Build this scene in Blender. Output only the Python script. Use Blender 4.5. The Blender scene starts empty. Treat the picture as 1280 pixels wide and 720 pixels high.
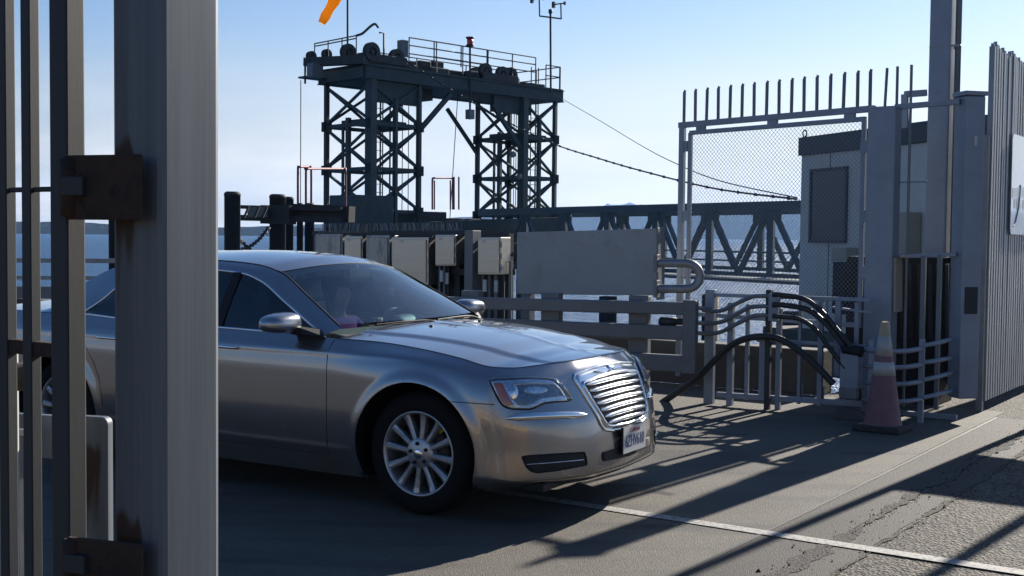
# Ferry dock: a silver sedan driving off the boat between the steel gates of a terminal, lift gantry behind.
import bpy, bmesh, math, random
import numpy as np
from mathutils import Vector, Matrix
from mathutils.bvhtree import BVHTree
rnd = random.Random(7)
PI = math.pi
SC = bpy.context.scene
COL = SC.collection

# ------------------------------------------------------------------ camera model (metres; x right, y ahead, z up)
F, EYE, HOR, ROLL = 1500.0, 1.611, 65.0, 0.0102          # focal length in px of a 1280 wide frame
PITCH = math.atan(HOR / F)
CP, SP = math.cos(PITCH), math.sin(PITCH)

def ray(px, py):
    X, Y = px - 640.0, py - 360.0
    X, Y = X + ROLL * Y, Y - ROLL * X
    return Vector((X, F * CP - Y * SP, -Y * CP - F * SP))

def at(px, py, d):
    """world point seen at px,py at a distance of d metres ahead"""
    r = ray(px, py)
    return Vector((0, 0, EYE)) + r * (d / r.y)

def gnd(px, py, z=0.0):
    r = ray(px, py)
    return Vector((0, 0, EYE)) + r * ((z - EYE) / r.z)

def line_at(px, py, A, B):
    """point seen at px,py on the vertical plane through A and B"""
    r = ray(px, py); n = Vector((B.y - A.y, -(B.x - A.x), 0)); o = Vector((0, 0, EYE))
    return o + r * ((A - o).dot(n) / r.dot(n))

# ------------------------------------------------------------------ materials
def nodes(name):
    m = bpy.data.materials.new(name); m.use_nodes = True
    nt = m.node_tree
    return m, nt, nt.nodes['Principled BSDF']

def mat(name, col, rough=.6, metal=0., var=.18, scale=5., bump=0., bscale=60., coat=0., spots=None, spot_amt=.55, stretch=None, spec=.5, rvar=.12):
    m, nt, b = nodes(name); L = nt.links.new; N = nt.nodes.new
    tc = N('ShaderNodeTexCoord'); src = tc.outputs['Object']
    if stretch:
        mp = N('ShaderNodeMapping'); mp.inputs['Scale'].default_value = stretch; L(src, mp.inputs[0]); src = mp.outputs[0]
    nz = N('ShaderNodeTexNoise'); nz.inputs['Scale'].default_value = scale; nz.inputs['Detail'].default_value = 6; nz.inputs['Roughness'].default_value = .65
    L(src, nz.inputs['Vector'])
    rp = N('ShaderNodeValToRGB'); e = rp.color_ramp.elements
    e[0].position = .3; e[1].position = .72
    e[0].color = tuple(max(0, c * (1 - var)) for c in col) + (1,)
    e[1].color = tuple(min(1, c * (1 + var)) for c in col) + (1,)
    L(nz.outputs['Fac'], rp.inputs[0]); out = rp.outputs[0]
    if spots:
        n2 = N('ShaderNodeTexNoise'); n2.inputs['Scale'].default_value = scale * 1.7; n2.inputs['Detail'].default_value = 8; n2.inputs['Roughness'].default_value = .7
        L(src, n2.inputs['Vector'])
        r2 = N('ShaderNodeValToRGB'); r2.color_ramp.elements[0].position = spot_amt; r2.color_ramp.elements[1].position = spot_amt + .12
        L(n2.outputs['Fac'], r2.inputs[0])
        mx = N('ShaderNodeMix'); mx.data_type = 'RGBA'; L(r2.outputs[0], mx.inputs['Factor']); L(out, mx.inputs[6]); mx.inputs[7].default_value = tuple(spots) + (1,)
        out = mx.outputs[2]
    L(out, b.inputs['Base Color'])
    rr = N('ShaderNodeMapRange'); rr.inputs[3].default_value = max(0, rough - rvar); rr.inputs[4].default_value = min(1, rough + rvar)
    L(nz.outputs['Fac'], rr.inputs[0]); L(rr.outputs[0], b.inputs['Roughness'])
    b.inputs['Metallic'].default_value = metal
    b.inputs['Specular IOR Level'].default_value = spec
    if coat:
        b.inputs['Coat Weight'].default_value = coat; b.inputs['Coat Roughness'].default_value = .04
    if bump:
        nb = N('ShaderNodeTexNoise'); nb.inputs['Scale'].default_value = bscale; nb.inputs['Detail'].default_value = 5
        L(src, nb.inputs['Vector'])
        bp = N('ShaderNodeBump'); bp.inputs['Strength'].default_value = bump; bp.inputs['Distance'].default_value = .01
        L(nb.outputs['Fac'], bp.inputs['Height']); L(bp.outputs[0], b.inputs['Normal'])
    return m

def plain(name, col, rough=.5, metal=0., coat=0., emit=None, estr=1.):
    m, nt, b = nodes(name)
    b.inputs['Base Color'].default_value = tuple(col) + (1,); b.inputs['Roughness'].default_value = rough; b.inputs['Metallic'].default_value = metal
    b.inputs['Coat Weight'].default_value = coat; b.inputs['Coat Roughness'].default_value = .03
    if emit:
        b.inputs['Emission Color'].default_value = tuple(emit) + (1,); b.inputs['Emission Strength'].default_value = estr
    return m

def glass(name, tint, rough=.02, f0=.06):
    m, nt, b = nodes(name); L = nt.links.new; N = nt.nodes.new
    nt.nodes.remove(b)
    tr = N('ShaderNodeBsdfTransparent'); tr.inputs[0].default_value = tuple(tint) + (1,)
    gl = N('ShaderNodeBsdfGlossy'); gl.inputs['Roughness'].default_value = rough; gl.inputs[0].default_value = (1, 1, 1, 1)
    fr = N('ShaderNodeFresnel'); ge = N('ShaderNodeNewGeometry'); im = N('ShaderNodeMapRange'); im.inputs[3].default_value = 1.52; im.inputs[4].default_value = 1 / 1.52; L(ge.outputs['Backfacing'], im.inputs[0]); L(im.outputs[0], fr.inputs[0])
    ad = N('ShaderNodeMath'); ad.operation = 'ADD'; ad.use_clamp = True; ad.inputs[1].default_value = f0; L(fr.outputs[0], ad.inputs[0])
    mx = N('ShaderNodeMixShader'); L(ad.outputs[0], mx.inputs[0]); L(tr.outputs[0], mx.inputs[1]); L(gl.outputs[0], mx.inputs[2])
    L(mx.outputs[0], nt.nodes['Material Output'].inputs[0])
    return m

def cloth(name, col):
    """thin fabric that lets sunlight through"""
    m, nt, b = nodes(name); t = nt.nodes.new('ShaderNodeBsdfTranslucent'); t.inputs[0].default_value = tuple(col) + (1,); d = nt.nodes.new('ShaderNodeBsdfDiffuse'); d.inputs[0].default_value = tuple(col) + (1,)
    mx = nt.nodes.new('ShaderNodeMixShader'); mx.inputs[0].default_value = .6; nt.links.new(d.outputs[0], mx.inputs[1]); nt.links.new(t.outputs[0], mx.inputs[2]); nt.links.new(mx.outputs[0], nt.nodes['Material Output'].inputs[0]); nt.nodes.remove(b)
    return m

M = {}
M['galv'] = mat('galvanised', (0.155, 0.166, 0.179), .5, .35, .22, 4, .05, 90, spots=(0.101, 0.109, 0.116), spot_amt=.6, stretch=(1, 1, .3))
M['galv_light'] = mat('galvanised_light', (0.231, 0.238, 0.245), .45, .5, .2, 5, .04, 90)
M['galv_post'] = mat('galvanised_post', (0.116, 0.128, 0.139), .55, .3, .30, 3, .02, 120, spots=(0.093, 0.082, 0.072), spot_amt=.6, stretch=(11, 11, .22))
M['galv_blue'] = mat('galvanised_blue', (0.224, 0.255, 0.302), .5, .3, .16, 3, .04, 80, spots=(0.170, 0.194, 0.232), spot_amt=.62)
M['galv_fence'] = mat('galvanised_fence', (.24, .26, .28), .5, .3, .2, 4, .04, 80, spots=(.17, .185, .2), spot_amt=.6, stretch=(1, 1, .3))
M['cone_lit_tip'] = cloth('cone_lit_tip', (.80, .70, .50))  # pale translucent tone, sunlight on the cone tip put into the colour
M['wire'] = mat('mesh_wire', (0.212, 0.225, 0.237), .5, .4, .1, 9)
M['rust'] = mat('rust', (0.035, 0.020, 0.013), .85, .1, .5, 14, .4, 90, spots=(0.014, 0.010, 0.009), spot_amt=.52)
M['rusty'] = mat('rusty_steel', (0.028, 0.031, 0.035), .62, .2, .18, 6, .02, 120, spots=(0.045, 0.018, 0.008), spot_amt=.66, stretch=(1, 1, .35))
M['white_rust'] = mat('white_post_paint', (0.385, 0.378, 0.350), .6, 0, .12, 6, .05, 60, spots=(0.196, 0.077, 0.032), spot_amt=.65)
M['brown_pipe'] = mat('brown_pipe', (.13, .095, .06), .55, .3, .4, 8, .1, 60)
M['tower'] = mat('tower_steel', (0.046, 0.064, 0.067), .7, .05, .3, 2.5, .1, 30, spots=(0.088, 0.062, 0.050), spot_amt=.68)
M['tower_dark'] = mat('tower_machinery', (0.034, 0.038, 0.040), .6, .2, .35, 4, .1, 30)
M['pile'] = mat('pile_steel', (.035, .033, .032), .8, .05, .4, 3, .2, 20, spots=(.08, .055, .04), spot_amt=.62)
M['beam_tan'] = mat('weathered_plank', (0.144, 0.136, 0.108), .8, 0, .2, 5, .1, 30)
M['red_rail'] = mat('faded_red_rail', (.16, .045, .055), .6, 0, .3, 6)
M['bridge'] = mat('bridge_green_grey', (0.084, 0.107, 0.115), .65, .05, .2, 2, .05, 30)
M['barrier'] = mat('barrier_grey_paint', (0.136, 0.143, 0.147), .5, .15, .16, 3, .03, 60, spots=(0.099, 0.099, 0.099), spot_amt=.63)
M['panel'] = mat('panel_grey', (0.274, 0.286, 0.290), .5, .25, .12, 2.2, .03, 60, spots=(0.234, 0.239, 0.234), spot_amt=.55)
M['stainless'] = mat('stainless_steel', (0.521, 0.484, 0.416), .34, .9, .1, 1.5, .03, 20, stretch=(1, 1, 6))
M['cab_grey'] = mat('cabinet_grey', (0.156, 0.165, 0.171), .6, .1, .12, 3)
M['dark'] = mat('dark_plastic', (.018, .018, .020), .6, 0, .3, 10, spec=.2)
M['black'] = plain('black_recess', (.008, .008, .009), .7)
M['rubber'] = mat('hose_rubber', (.022, .022, .023), .5, 0, .3, 12, .08, 60)
M['orange'] = cloth('windsock_orange', (1., .52, .04))
M['red_lamp'] = plain('beacon_red', (.55, .02, .03), .25, 0, .6)
M['cone'] = mat('cone_faded_orange', (.17, .082, .092), .65, 0, .2, 9, .05, 60, spots=(.11, .07, .075), spot_amt=.6) #(0.210, 0.059, 0.059), .65, 0, .2, 9, .05, 60, spots=(0.140, 0.049, 0.049), spot_amt=.6)
M['cone_white'] = mat('cone_white_band', (0.367, 0.357, 0.326), .45, 0, .1, 9, spots=(0.255, 0.240, 0.214), spot_amt=.62)
M['cone_base'] = mat('cone_base', (.035, .033, .033), .85, 0, .3, 9)
M['concrete_wall'] = mat('concrete_wall', (0.067, 0.062, 0.056), .85, 0, .2, 3, .3, 25, spots=(0.061, 0.054, 0.048), spot_amt=.58)
M['booth'] = mat('booth_panel', (0.521, 0.485, 0.437), .7, 0, .08, 3, .05, 40)
M['booth_trim'] = mat('booth_fascia', (0.067, 0.070, 0.074), .6, 0, .15, 3)
M['cream'] = mat('cream_cabinet', (0.330, 0.294, 0.228), .6, 0, .08, 3)
M['win_dark'] = plain('window_dark', (.055, .06, .065), .35, 0, 0)
M['sign'] = mat('sign_face', (0.576, 0.584, 0.592), .18, 0, .05, 3, coat=.6)
M['white'] = mat('white_paint', (0.468, 0.468, 0.456), .5, 0, .05, 4)
M['sign_dark'] = plain('sign_dark', (.18, .19, .20), .4)

# ------------------------------------------------------------------ mesh builder
WL = {}          # world location of every object made

def base_of(p):
    return WL.get(p.name, Vector((0, 0, 0))) if p else Vector((0, 0, 0))

class MB:
    def __init__(s): s.v = []; s.f = []; s.sm = []
    def add(s, vs, fs, smooth=False):
        o = len(s.v); s.v += [tuple(p) for p in vs]
        for f in fs: s.f.append(tuple(i + o for i in f)); s.sm.append(smooth)
        return s
    def hexa(s, c):     # 8 corners: bottom 4 ccw, top 4 ccw
        return s.add(c, [(3, 2, 1, 0), (4, 5, 6, 7), (0, 1, 5, 4), (1, 2, 6, 5), (2, 3, 7, 6), (3, 0, 4, 7)])
    def box(s, lo, hi):
        (a, b, c), (d, e, f) = lo, hi
        return s.hexa([(a, b, c), (d, b, c), (d, e, c), (a, e, c), (a, b, f), (d, b, f), (d, e, f), (a, e, f)])
    def obox(s, c, ax, ay, az):
        c, ax, ay, az = map(Vector, (c, ax, ay, az))
        return s.hexa([c - ax - ay - az, c + ax - ay - az, c + ax + ay - az, c - ax + ay - az, c - ax - ay + az, c + ax - ay + az, c + ax + ay + az, c - ax + ay + az])
    def bar(s, p0, p1, w, h=None, up=(0, 0, 1)):
        """rectangular bar from p0 to p1, h along up, w across"""
        h = h or w; p0, p1, up = Vector(p0), Vector(p1), Vector(up)
        d = (p1 - p0).normalized()
        if abs(d.dot(up)) > .98: up = Vector((.823, -.568, 0))
        x = d.cross(up).normalized(); z = x.cross(d).normalized()
        x *= w / 2; z *= h / 2
        return s.hexa([p0 - x - z, p0 + x - z, p1 + x - z, p1 - x - z, p0 - x + z, p0 + x + z, p1 + x + z, p1 - x + z])
    def tube(s, pts, r, n=10, caps=True, closed=False):
        pts = [Vector(p) for p in pts]; k = len(pts); vs = []; fs = []
        t0 = (pts[1] - pts[0]).normalized()
        a = Vector((0, 0, 1)) if abs(t0.z) < .9 else Vector((1, 0, 0))
        x = t0.cross(a).normalized()
        for i, p in enumerate(pts):
            if closed: t = (pts[(i + 1) % k] - pts[i - 1]).normalized()
            else: t = (pts[min(i + 1, k - 1)] - pts[max(i - 1, 0)]).normalized()
            x = (x - t * x.dot(t)).normalized(); y = t.cross(x)
            rr = r[i] if isinstance(r, (list, tuple)) else r
            for j in range(n):
                q = 2 * PI * j / n
                vs.append(p + x * (rr * math.cos(q)) + y * (rr * math.sin(q)))
        for i in range(k if closed else k - 1):
            i2 = (i + 1) % k
            for j in range(n):
                j2 = (j + 1) % n
                fs.append((i * n + j, i * n + j2, i2 * n + j2, i2 * n + j))
        s.add(vs, fs, n > 4)
        if caps and not closed:
            s.add(vs[:n], [tuple(range(n))[::-1]]); s.add(vs[-n:], [tuple(range(n))])
        return s
    def lathe(s, c, axis, prof, n=24, smooth=True, a0=0., a1=2 * PI):
        """prof: (radius, height along axis)"""
        c, ax = Vector(c), Vector(axis).normalized()
        a = Vector((0, 0, 1)) if abs(ax.z) < .9 else Vector((1, 0, 0))
        x = ax.cross(a).normalized(); y = ax.cross(x); vs = []; fs = []
        full = abs(a1 - a0 - 2 * PI) < 1e-6; m = n if full else n + 1
        for (r, h) in prof:
            for j in range(m):
                q = a0 + (a1 - a0) * j / n
                vs.append(c + ax * h + x * (r * math.cos(q)) + y * (r * math.sin(q)))
        for i in range(len(prof) - 1):
            for j in range(n):
                j2 = (j + 1) % m
                fs.append((i * m + j, i * m + j2, (i + 1) * m + j2, (i + 1) * m + j))
        return s.add(vs, fs, smooth)
    def prism(s, pts, ext):
        ext = Vector(ext); n = len(pts); a = [Vector(p) for p in pts]; b = [p + ext for p in a]
        return s.add(a + b, [tuple(range(n))[::-1], tuple(range(n, 2 * n))] + [(i, (i + 1) % n, n + (i + 1) % n, n + i) for i in range(n)])
    def build(s, name, m, parent=None, label=None, cat=None, group=None, kind=None, local=False, bevel=0., normals=None):
        me = bpy.data.meshes.new(name)
        vs = s.v
        if parent is not None and not local:
            b = base_of(parent); vs = [(p[0] - b.x, p[1] - b.y, p[2] - b.z) for p in vs]; loc = b
        elif parent is None and kind is None:
            xs, ys, zs = zip(*vs); b = Vector(((min(xs) + max(xs)) / 2, (min(ys) + max(ys)) / 2, min(zs)))
            vs = [(p[0] - b.x, p[1] - b.y, p[2] - b.z) for p in vs]; loc = b
        else: loc = Vector((0, 0, 0))
        me.from_pydata(vs, [], s.f)
        me.polygons.foreach_set('use_smooth', s.sm)
        if normals is None:
            bm = bmesh.new(); bm.from_mesh(me)
            bmesh.ops.recalc_face_normals(bm, faces=bm.faces)
            if bevel:
                bmesh.ops.bevel(bm, geom=[e for e in bm.edges if len(e.link_faces) == 2 and e.calc_face_angle(0) > .6], offset=bevel, segments=2, profile=.5, affect='EDGES')
            bm.to_mesh(me); bm.free()
        me.update()
        if normals is not None:
            me.normals_split_custom_set_from_vertices(normals)
        for mm in (m if isinstance(m, list) else [m]): me.materials.append(mm)
        o = bpy.data.objects.new(name, me); COL.objects.link(o)
        if parent is not None: o.parent = parent
        else: o.location = loc
        WL[o.name] = Vector(loc)
        tag(o, label, cat, group, kind)
        return o

def tag(o, label=None, cat=None, group=None, kind=None):
    if label: o['label'] = label
    if cat: o['category'] = cat
    if group: o['group'] = group
    if kind: o['kind'] = kind
    return o

def thing(name, label, cat, loc, group=None, rz=0.):
    o = bpy.data.objects.new(name, None); COL.objects.link(o); o.location = loc; o.rotation_euler = (0, 0, rz)
    o.empty_display_size = .2
    WL[o.name] = Vector(loc)
    return tag(o, label, cat, group)

def smooth_path(pts, n=6):
    pts = [Vector(p) for p in pts]; out = []
    for i in range(len(pts) - 1):
        p0, p1, p2, p3 = pts[max(i - 1, 0)], pts[i], pts[i + 1], pts[min(i + 2, len(pts) - 1)]
        for k in range(n):
            t = k / n
            out.append(.5 * ((2 * p1) + (p2 - p0) * t + (2 * p0 - 5 * p1 + 4 * p2 - p3) * t * t + (3 * p1 - p0 - 3 * p2 + p3) * t ** 3))
    out.append(pts[-1]); return out

def arc(c, a, b, q0, q1, n=8):
    c, a, b = Vector(c), Vector(a), Vector(b)
    return [c + a * math.cos(q0 + (q1 - q0) * i / n) + b * math.sin(q0 + (q1 - q0) * i / n) for i in range(n + 1)]

Z = Vector((0, 0, 1))
U = Vector((.569, .822, 0))       # along the dock, away from us
V = Vector((.822, -.569, 0))      # across the dock, to the right
SUN_B, SUN_E = math.radians(38.5), math.radians(26)
SUN = Vector((math.sin(SUN_B) * math.cos(SUN_E), math.cos(SUN_B) * math.cos(SUN_E), math.sin(SUN_E)))

# ------------------------------------------------------------------ camera, light, sky
cam = bpy.data.cameras.new('camera'); camo = bpy.data.objects.new('camera', cam); COL.objects.link(camo)
cam.sensor_width = 36; cam.lens = 36 * F / 1280; cam.clip_end = 200000; cam.clip_start = .05
camo.matrix_world = Matrix.Translation((0, 0, EYE)) @ Matrix.Rotation(PI / 2 - PITCH, 4, 'X') @ Matrix.Rotation(math.atan(ROLL), 4, 'Z')
SC.camera = camo

w = bpy.data.worlds.new('World'); SC.world = w; w.use_nodes = True
nt = w.node_tree; N = nt.nodes.new; L = nt.links.new; bg = nt.nodes['Background']
sky = N('ShaderNodeTexSky'); sky.sky_type = 'NISHITA'; sky.sun_disc = False; sky.sun_elevation = SUN_E; sky.sun_rotation = SUN_B
sky.air_density = 1.0; sky.dust_density = .25; sky.ozone_density = 2.2; sky.altitude = 0
tc = N('ShaderNodeTexCoord'); sx = N('ShaderNodeSeparateXYZ'); L(tc.outputs['Generated'], sx.inputs[0])
# thin cloud bank low over the far shore and a few wisps
mp = N('ShaderNodeMapping'); mp.inputs['Scale'].default_value = (2.2, 2.2, 11); L(tc.outputs['Generated'], mp.inputs[0])
nz = N('ShaderNodeTexNoise'); nz.inputs['Scale'].default_value = 2.4; nz.inputs['Detail'].default_value = 8; nz.inputs['Roughness'].default_value = .55; L(mp.outputs[0], nz.inputs['Vector'])
r1 = N('ShaderNodeValToRGB'); r1.color_ramp.elements[0].position = .36; r1.color_ramp.elements[1].position = .62; L(nz.outputs['Fac'], r1.inputs[0])
r2 = N('ShaderNodeValToRGB'); e = r2.color_ramp.elements
e[0].position = .0; e[0].color = (1, 1, 1, 1); e[1].position = .16; e[1].color = (0, 0, 0, 1)
x = e.new(.045); x.color = (.85, .85, .85, 1); x = e.new(.085); x.color = (.22, .22, .22, 1)
L(sx.outputs[2], r2.inputs[0])
mu = N('ShaderNodeMath'); mu.operation = 'MULTIPLY'; L(r1.outputs[0], mu.inputs[0]); L(r2.outputs[0], mu.inputs[1])
m2 = N('ShaderNodeMath'); m2.operation = 'MULTIPLY'; m2.inputs[1].default_value = .95; L(mu.outputs[0], m2.inputs[0])
mx = N('ShaderNodeMix'); mx.data_type = 'RGBA'; L(m2.outputs[0], mx.inputs['Factor']); L(sky.outputs[0], mx.inputs[6]); mx.inputs[7].default_value = (9.6, 9.0, 8.3, 1)
L(mx.outputs[2], bg.inputs[0]); bg.inputs[1].default_value = .055
hz = N('ShaderNodeMapRange'); hz.inputs[1].default_value = -.02; hz.inputs[2].default_value = .24; hz.inputs[3].default_value = .9; hz.inputs[4].default_value = 0.; hz.interpolation_type = 'SMOOTHSTEP'; L(sx.outputs[2], hz.inputs[0])
dt = N('ShaderNodeVectorMath'); dt.operation = 'DOT_PRODUCT'; L(tc.outputs['Generated'], dt.inputs[0]); dt.inputs[1].default_value = (math.sin(SUN_B), math.cos(SUN_B), 0)
dm = N('ShaderNodeMapRange'); dm.interpolation_type = 'SMOOTHSTEP'; dm.inputs[1].default_value = .1; dm.inputs[2].default_value = 1.; dm.inputs[3].default_value = .22; dm.inputs[4].default_value = 1.; L(dt.outputs['Value'], dm.inputs[0])
hc = N('ShaderNodeMix'); hc.data_type = 'RGBA'; hc.inputs[6].default_value = (.6, 1.0, 1.7, 1); hc.inputs[7].default_value = (8.6, 7.9, 7.2, 1); L(dm.outputs[0], hc.inputs['Factor'])
st_ = N('ShaderNodeMix'); st_.data_type = 'RGBA'; st_.blend_type = 'MULTIPLY'; st_.inputs['Factor'].default_value = 1; L(sky.outputs[0], st_.inputs[6]); tn_ = N('ShaderNodeMix'); tn_.data_type = 'RGBA'; tn_.inputs[6].default_value = (.36, .66, .98, 1); tn_.inputs[7].default_value = (.86, .91, 1.0, 1); L(dm.outputs[0], tn_.inputs['Factor']); L(tn_.outputs[2], st_.inputs[7])
hx = N('ShaderNodeMix'); hx.data_type = 'RGBA'; L(hz.outputs[0], hx.inputs['Factor']); L(st_.outputs[2], hx.inputs[6]); L(hc.outputs[2], hx.inputs[7]); L(hx.outputs[2], mx.inputs[6])

sl = bpy.data.lights.new('sun', 'SUN'); so = bpy.data.objects.new('sun', sl); COL.objects.link(so)
sl.energy = 5.0; sl.angle = math.radians(.53); sl.color = (1, .93, .83)
so.rotation_euler = SUN.to_track_quat('Z', 'Y').to_euler(); so.location = SUN * 60
SC.view_settings.view_transform = 'Standard'; SC.view_settings.look = 'None'; SC.view_settings.gamma = 1; SC.view_settings.use_curve_mapping = False
SC.view_settings.exposure = 1.15

# ------------------------------------------------------------------ setting
SEA = -4.6; HAZE = 5.5e-5
def sheet(name, pts, z, m):
    b = MB(); b.add([(p[0], p[1], z) for p in pts], [tuple(range(len(pts)))])
    return b.build(name, m, kind='structure')

# water
m, ntw, b = nodes('sea_water')
b.inputs['Base Color'].default_value = (.006, .058, .15, 1); b.inputs['Specular IOR Level'].default_value = .14; b.inputs['Roughness'].default_value = .30; b.inputs['IOR'].default_value = 1.33
tcw = ntw.nodes.new('ShaderNodeNewGeometry')
hs = []
for sc_, w_ in ((.35, .55), (1.3, .3), (5., .15)):
    mpw = ntw.nodes.new('ShaderNodeMapping'); mpw.inputs['Scale'].default_value = (sc_, sc_ * 1.6, sc_); mpw.inputs['Rotation'].default_value = (0, 0, .5)
    ntw.links.new(tcw.outputs['Position'], mpw.inputs[0])
    nw = ntw.nodes.new('ShaderNodeTexNoise'); nw.inputs['Scale'].default_value = 1.; nw.inputs['Detail'].default_value = 4; ntw.links.new(mpw.outputs[0], nw.inputs['Vector'])
    mm = ntw.nodes.new('ShaderNodeMath'); mm.operation = 'MULTIPLY'; mm.inputs[1].default_value = w_; ntw.links.new(nw.outputs['Fac'], mm.inputs[0]); hs.append(mm)
a1 = ntw.nodes.new('ShaderNodeMath'); ntw.links.new(hs[0].outputs[0], a1.inputs[0]); ntw.links.new(hs[1].outputs[0], a1.inputs[1])
a2 = ntw.nodes.new('ShaderNodeMath'); ntw.links.new(a1.outputs[0], a2.inputs[0]); ntw.links.new(hs[2].outputs[0], a2.inputs[1])
bpw = ntw.nodes.new('ShaderNodeBump'); bpw.inputs['Strength'].default_value = 1.; bpw.inputs['Distance'].default_value = 1.6
ntw.links.new(a2.outputs[0], bpw.inputs['Height']); ntw.links.new(bpw.outputs[0], b.inputs['Normal'])
M['water'] = m
sheet('sea', [(11500 * math.cos(q), 11500 * math.sin(q)) for q in [2 * PI * i / 64 for i in range(64)]], SEA, M['water'])

# asphalt / concrete
def ground_mat(name, c0, c1, scale, rough, bump, stain=None, speck=0., cracks=0.):
    m, nt, b = nodes(name); L = nt.links.new; N = nt.nodes.new
    g = N('ShaderNodeNewGeometry'); P = g.outputs['Position']
    n1 = N('ShaderNodeTexNoise'); n1.inputs['Scale'].default_value = .9; n1.inputs['Detail'].default_value = 7; n1.inputs['Roughness'].default_value = .6; L(P, n1.inputs['Vector'])
    rp = N('ShaderNodeValToRGB'); e = rp.color_ramp.elements; e[0].position = .33; e[1].position = .7; e[0].color = tuple(c0) + (1,); e[1].color = tuple(c1) + (1,); L(n1.outputs['Fac'], rp.inputs[0]); out = rp.outputs[0]
    v = N('ShaderNodeTexVoronoi'); v.inputs['Scale'].default_value = scale; L(P, v.inputs['Vector'])
    if speck:
        sp = N('ShaderNodeSeparateColor'); L(v.outputs['Color'], sp.inputs[0])
        mr = N('ShaderNodeMapRange'); mr.inputs[3].default_value = 1 - speck; mr.inputs[4].default_value = 1 + speck; L(sp.outputs[0], mr.inputs[0])
        mx = N('ShaderNodeMix'); mx.data_type = 'RGBA'; mx.blend_type = 'MULTIPLY'; mx.inputs['Factor'].default_value = 1; L(out, mx.inputs[6]); L(mr.outputs[0], mx.inputs[7]); out = mx.outputs[2]
    if stain:
        mp = N('ShaderNodeMapping'); mp.inputs['Rotation'].default_value = (0, 0, .6); mp.inputs['Scale'].default_value = (.5, 2.2, 1); L(P, mp.inputs[0])
        n2 = N('ShaderNodeTexNoise'); n2.inputs['Scale'].default_value = 1.6; n2.inputs['Detail'].default_value = 6; L(mp.outputs[0], n2.inputs['Vector'])
        r2 = N('ShaderNodeValToRGB'); r2.color_ramp.elements[0].position = .48; r2.color_ramp.elements[1].position = .75; L(n2.outputs['Fac'], r2.inputs[0])
        m3 = N('ShaderNodeMix'); m3.data_type = 'RGBA'; L(r2.outputs[0], m3.inputs['Factor']); L(out, m3.inputs[6]); m3.inputs[7].default_value = tuple(stain) + (1,); out = m3.outputs[2]
    if cracks:
        vc = N('ShaderNodeTexVoronoi'); vc.feature = 'DISTANCE_TO_EDGE'; vc.inputs['Scale'].default_value = cracks
        n4 = N('ShaderNodeTexNoise'); n4.inputs['Scale'].default_value = 3; L(P, n4.inputs['Vector'])
        ad = N('ShaderNodeVectorMath'); ad.operation = 'ADD'; L(P, ad.inputs[0]); L(n4.outputs['Color'], ad.inputs[1]); L(ad.outputs[0], vc.inputs['Vector'])
        rc = N('ShaderNodeValToRGB'); rc.color_ramp.elements[0].position = .0; rc.color_ramp.elements[1].position = .012; rc.color_ramp.elements[0].color = (.45, .45, .45, 1); L(vc.outputs['Distance'], rc.inputs[0])
        m4 = N('ShaderNodeMix'); m4.data_type = 'RGBA'; m4.blend_type = 'MULTIPLY'; m4.inputs['Factor'].default_value = 1; L(out, m4.inputs[6]); L(rc.outputs[0], m4.inputs[7]); out = m4.outputs[2]
    L(out, b.inputs['Base Color']); b.inputs['Roughness'].default_value = rough; b.inputs['Specular IOR Level'].default_value = .35
    nb = N('ShaderNodeTexNoise'); nb.inputs['Scale'].default_value = scale * .8; nb.inputs['Detail'].default_value = 3; L(P, nb.inputs['Vector'])
    ad2 = N('ShaderNodeMath'); L(v.outputs['Distance'], ad2.inputs[0]); L(nb.outputs['Fac'], ad2.inputs[1])
    bp = N('ShaderNodeBump'); bp.inputs['Strength'].default_value = bump; bp.inputs['Distance'].default_value = .012; L(ad2.outputs[0], bp.inputs['Height']); L(bp.outputs[0], b.inputs['Normal'])
    return m
M['asphalt'] = ground_mat('asphalt', (.053, .046, .037), (.089, .078, .063), 62, .85, 1., speck=1.)
M['concrete'] = ground_mat('concrete_deck', (.083, .074, .060), (.116, .104, .085), 150, .8, .4, stain=(.046, .044, .041), speck=.25)
M['seal'] = ground_mat('asphalt_patch', (.030, .027, .024), (.052, .047, .041), 150, .8, .4, speck=.2)
M['soil'] = ground_mat('broken_asphalt', (.045, .042, .038), (.085, .076, .064), 90, .95, .6, speck=.5)

def uv(a, b_): return U * a + V * b_
EDGE = 11.9                # dock edge, measured along U
# the land: one slab of asphalt behind and to the right, with the booth platform
slab = MB()
land = [uv(-70, -90), uv(EDGE, -90), uv(EDGE, -4.35), uv(30, -4.35), uv(30, 60), uv(-70, 60)]
land = [Vector((p.x, p.y, -.9)) for p in land][::-1]
slab.prism(land, (0, 0, .9)); slab.build('ground', M['asphalt'], kind='structure')
J1, J2 = gnd(848, 720), gnd(1110, 590)
jd = (J2 - J1).normalized(); jn = Vector((jd.y, -jd.x, 0))
def jline(off, n0=-14, n1=8.2): return J1 + jd * n0 + jn * off, J1 + jd * n1 + jn * off
a0, a1 = jline(0)
cl = [a0, a1, a1 - jn * 40, a0 - jn * 40]
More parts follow.
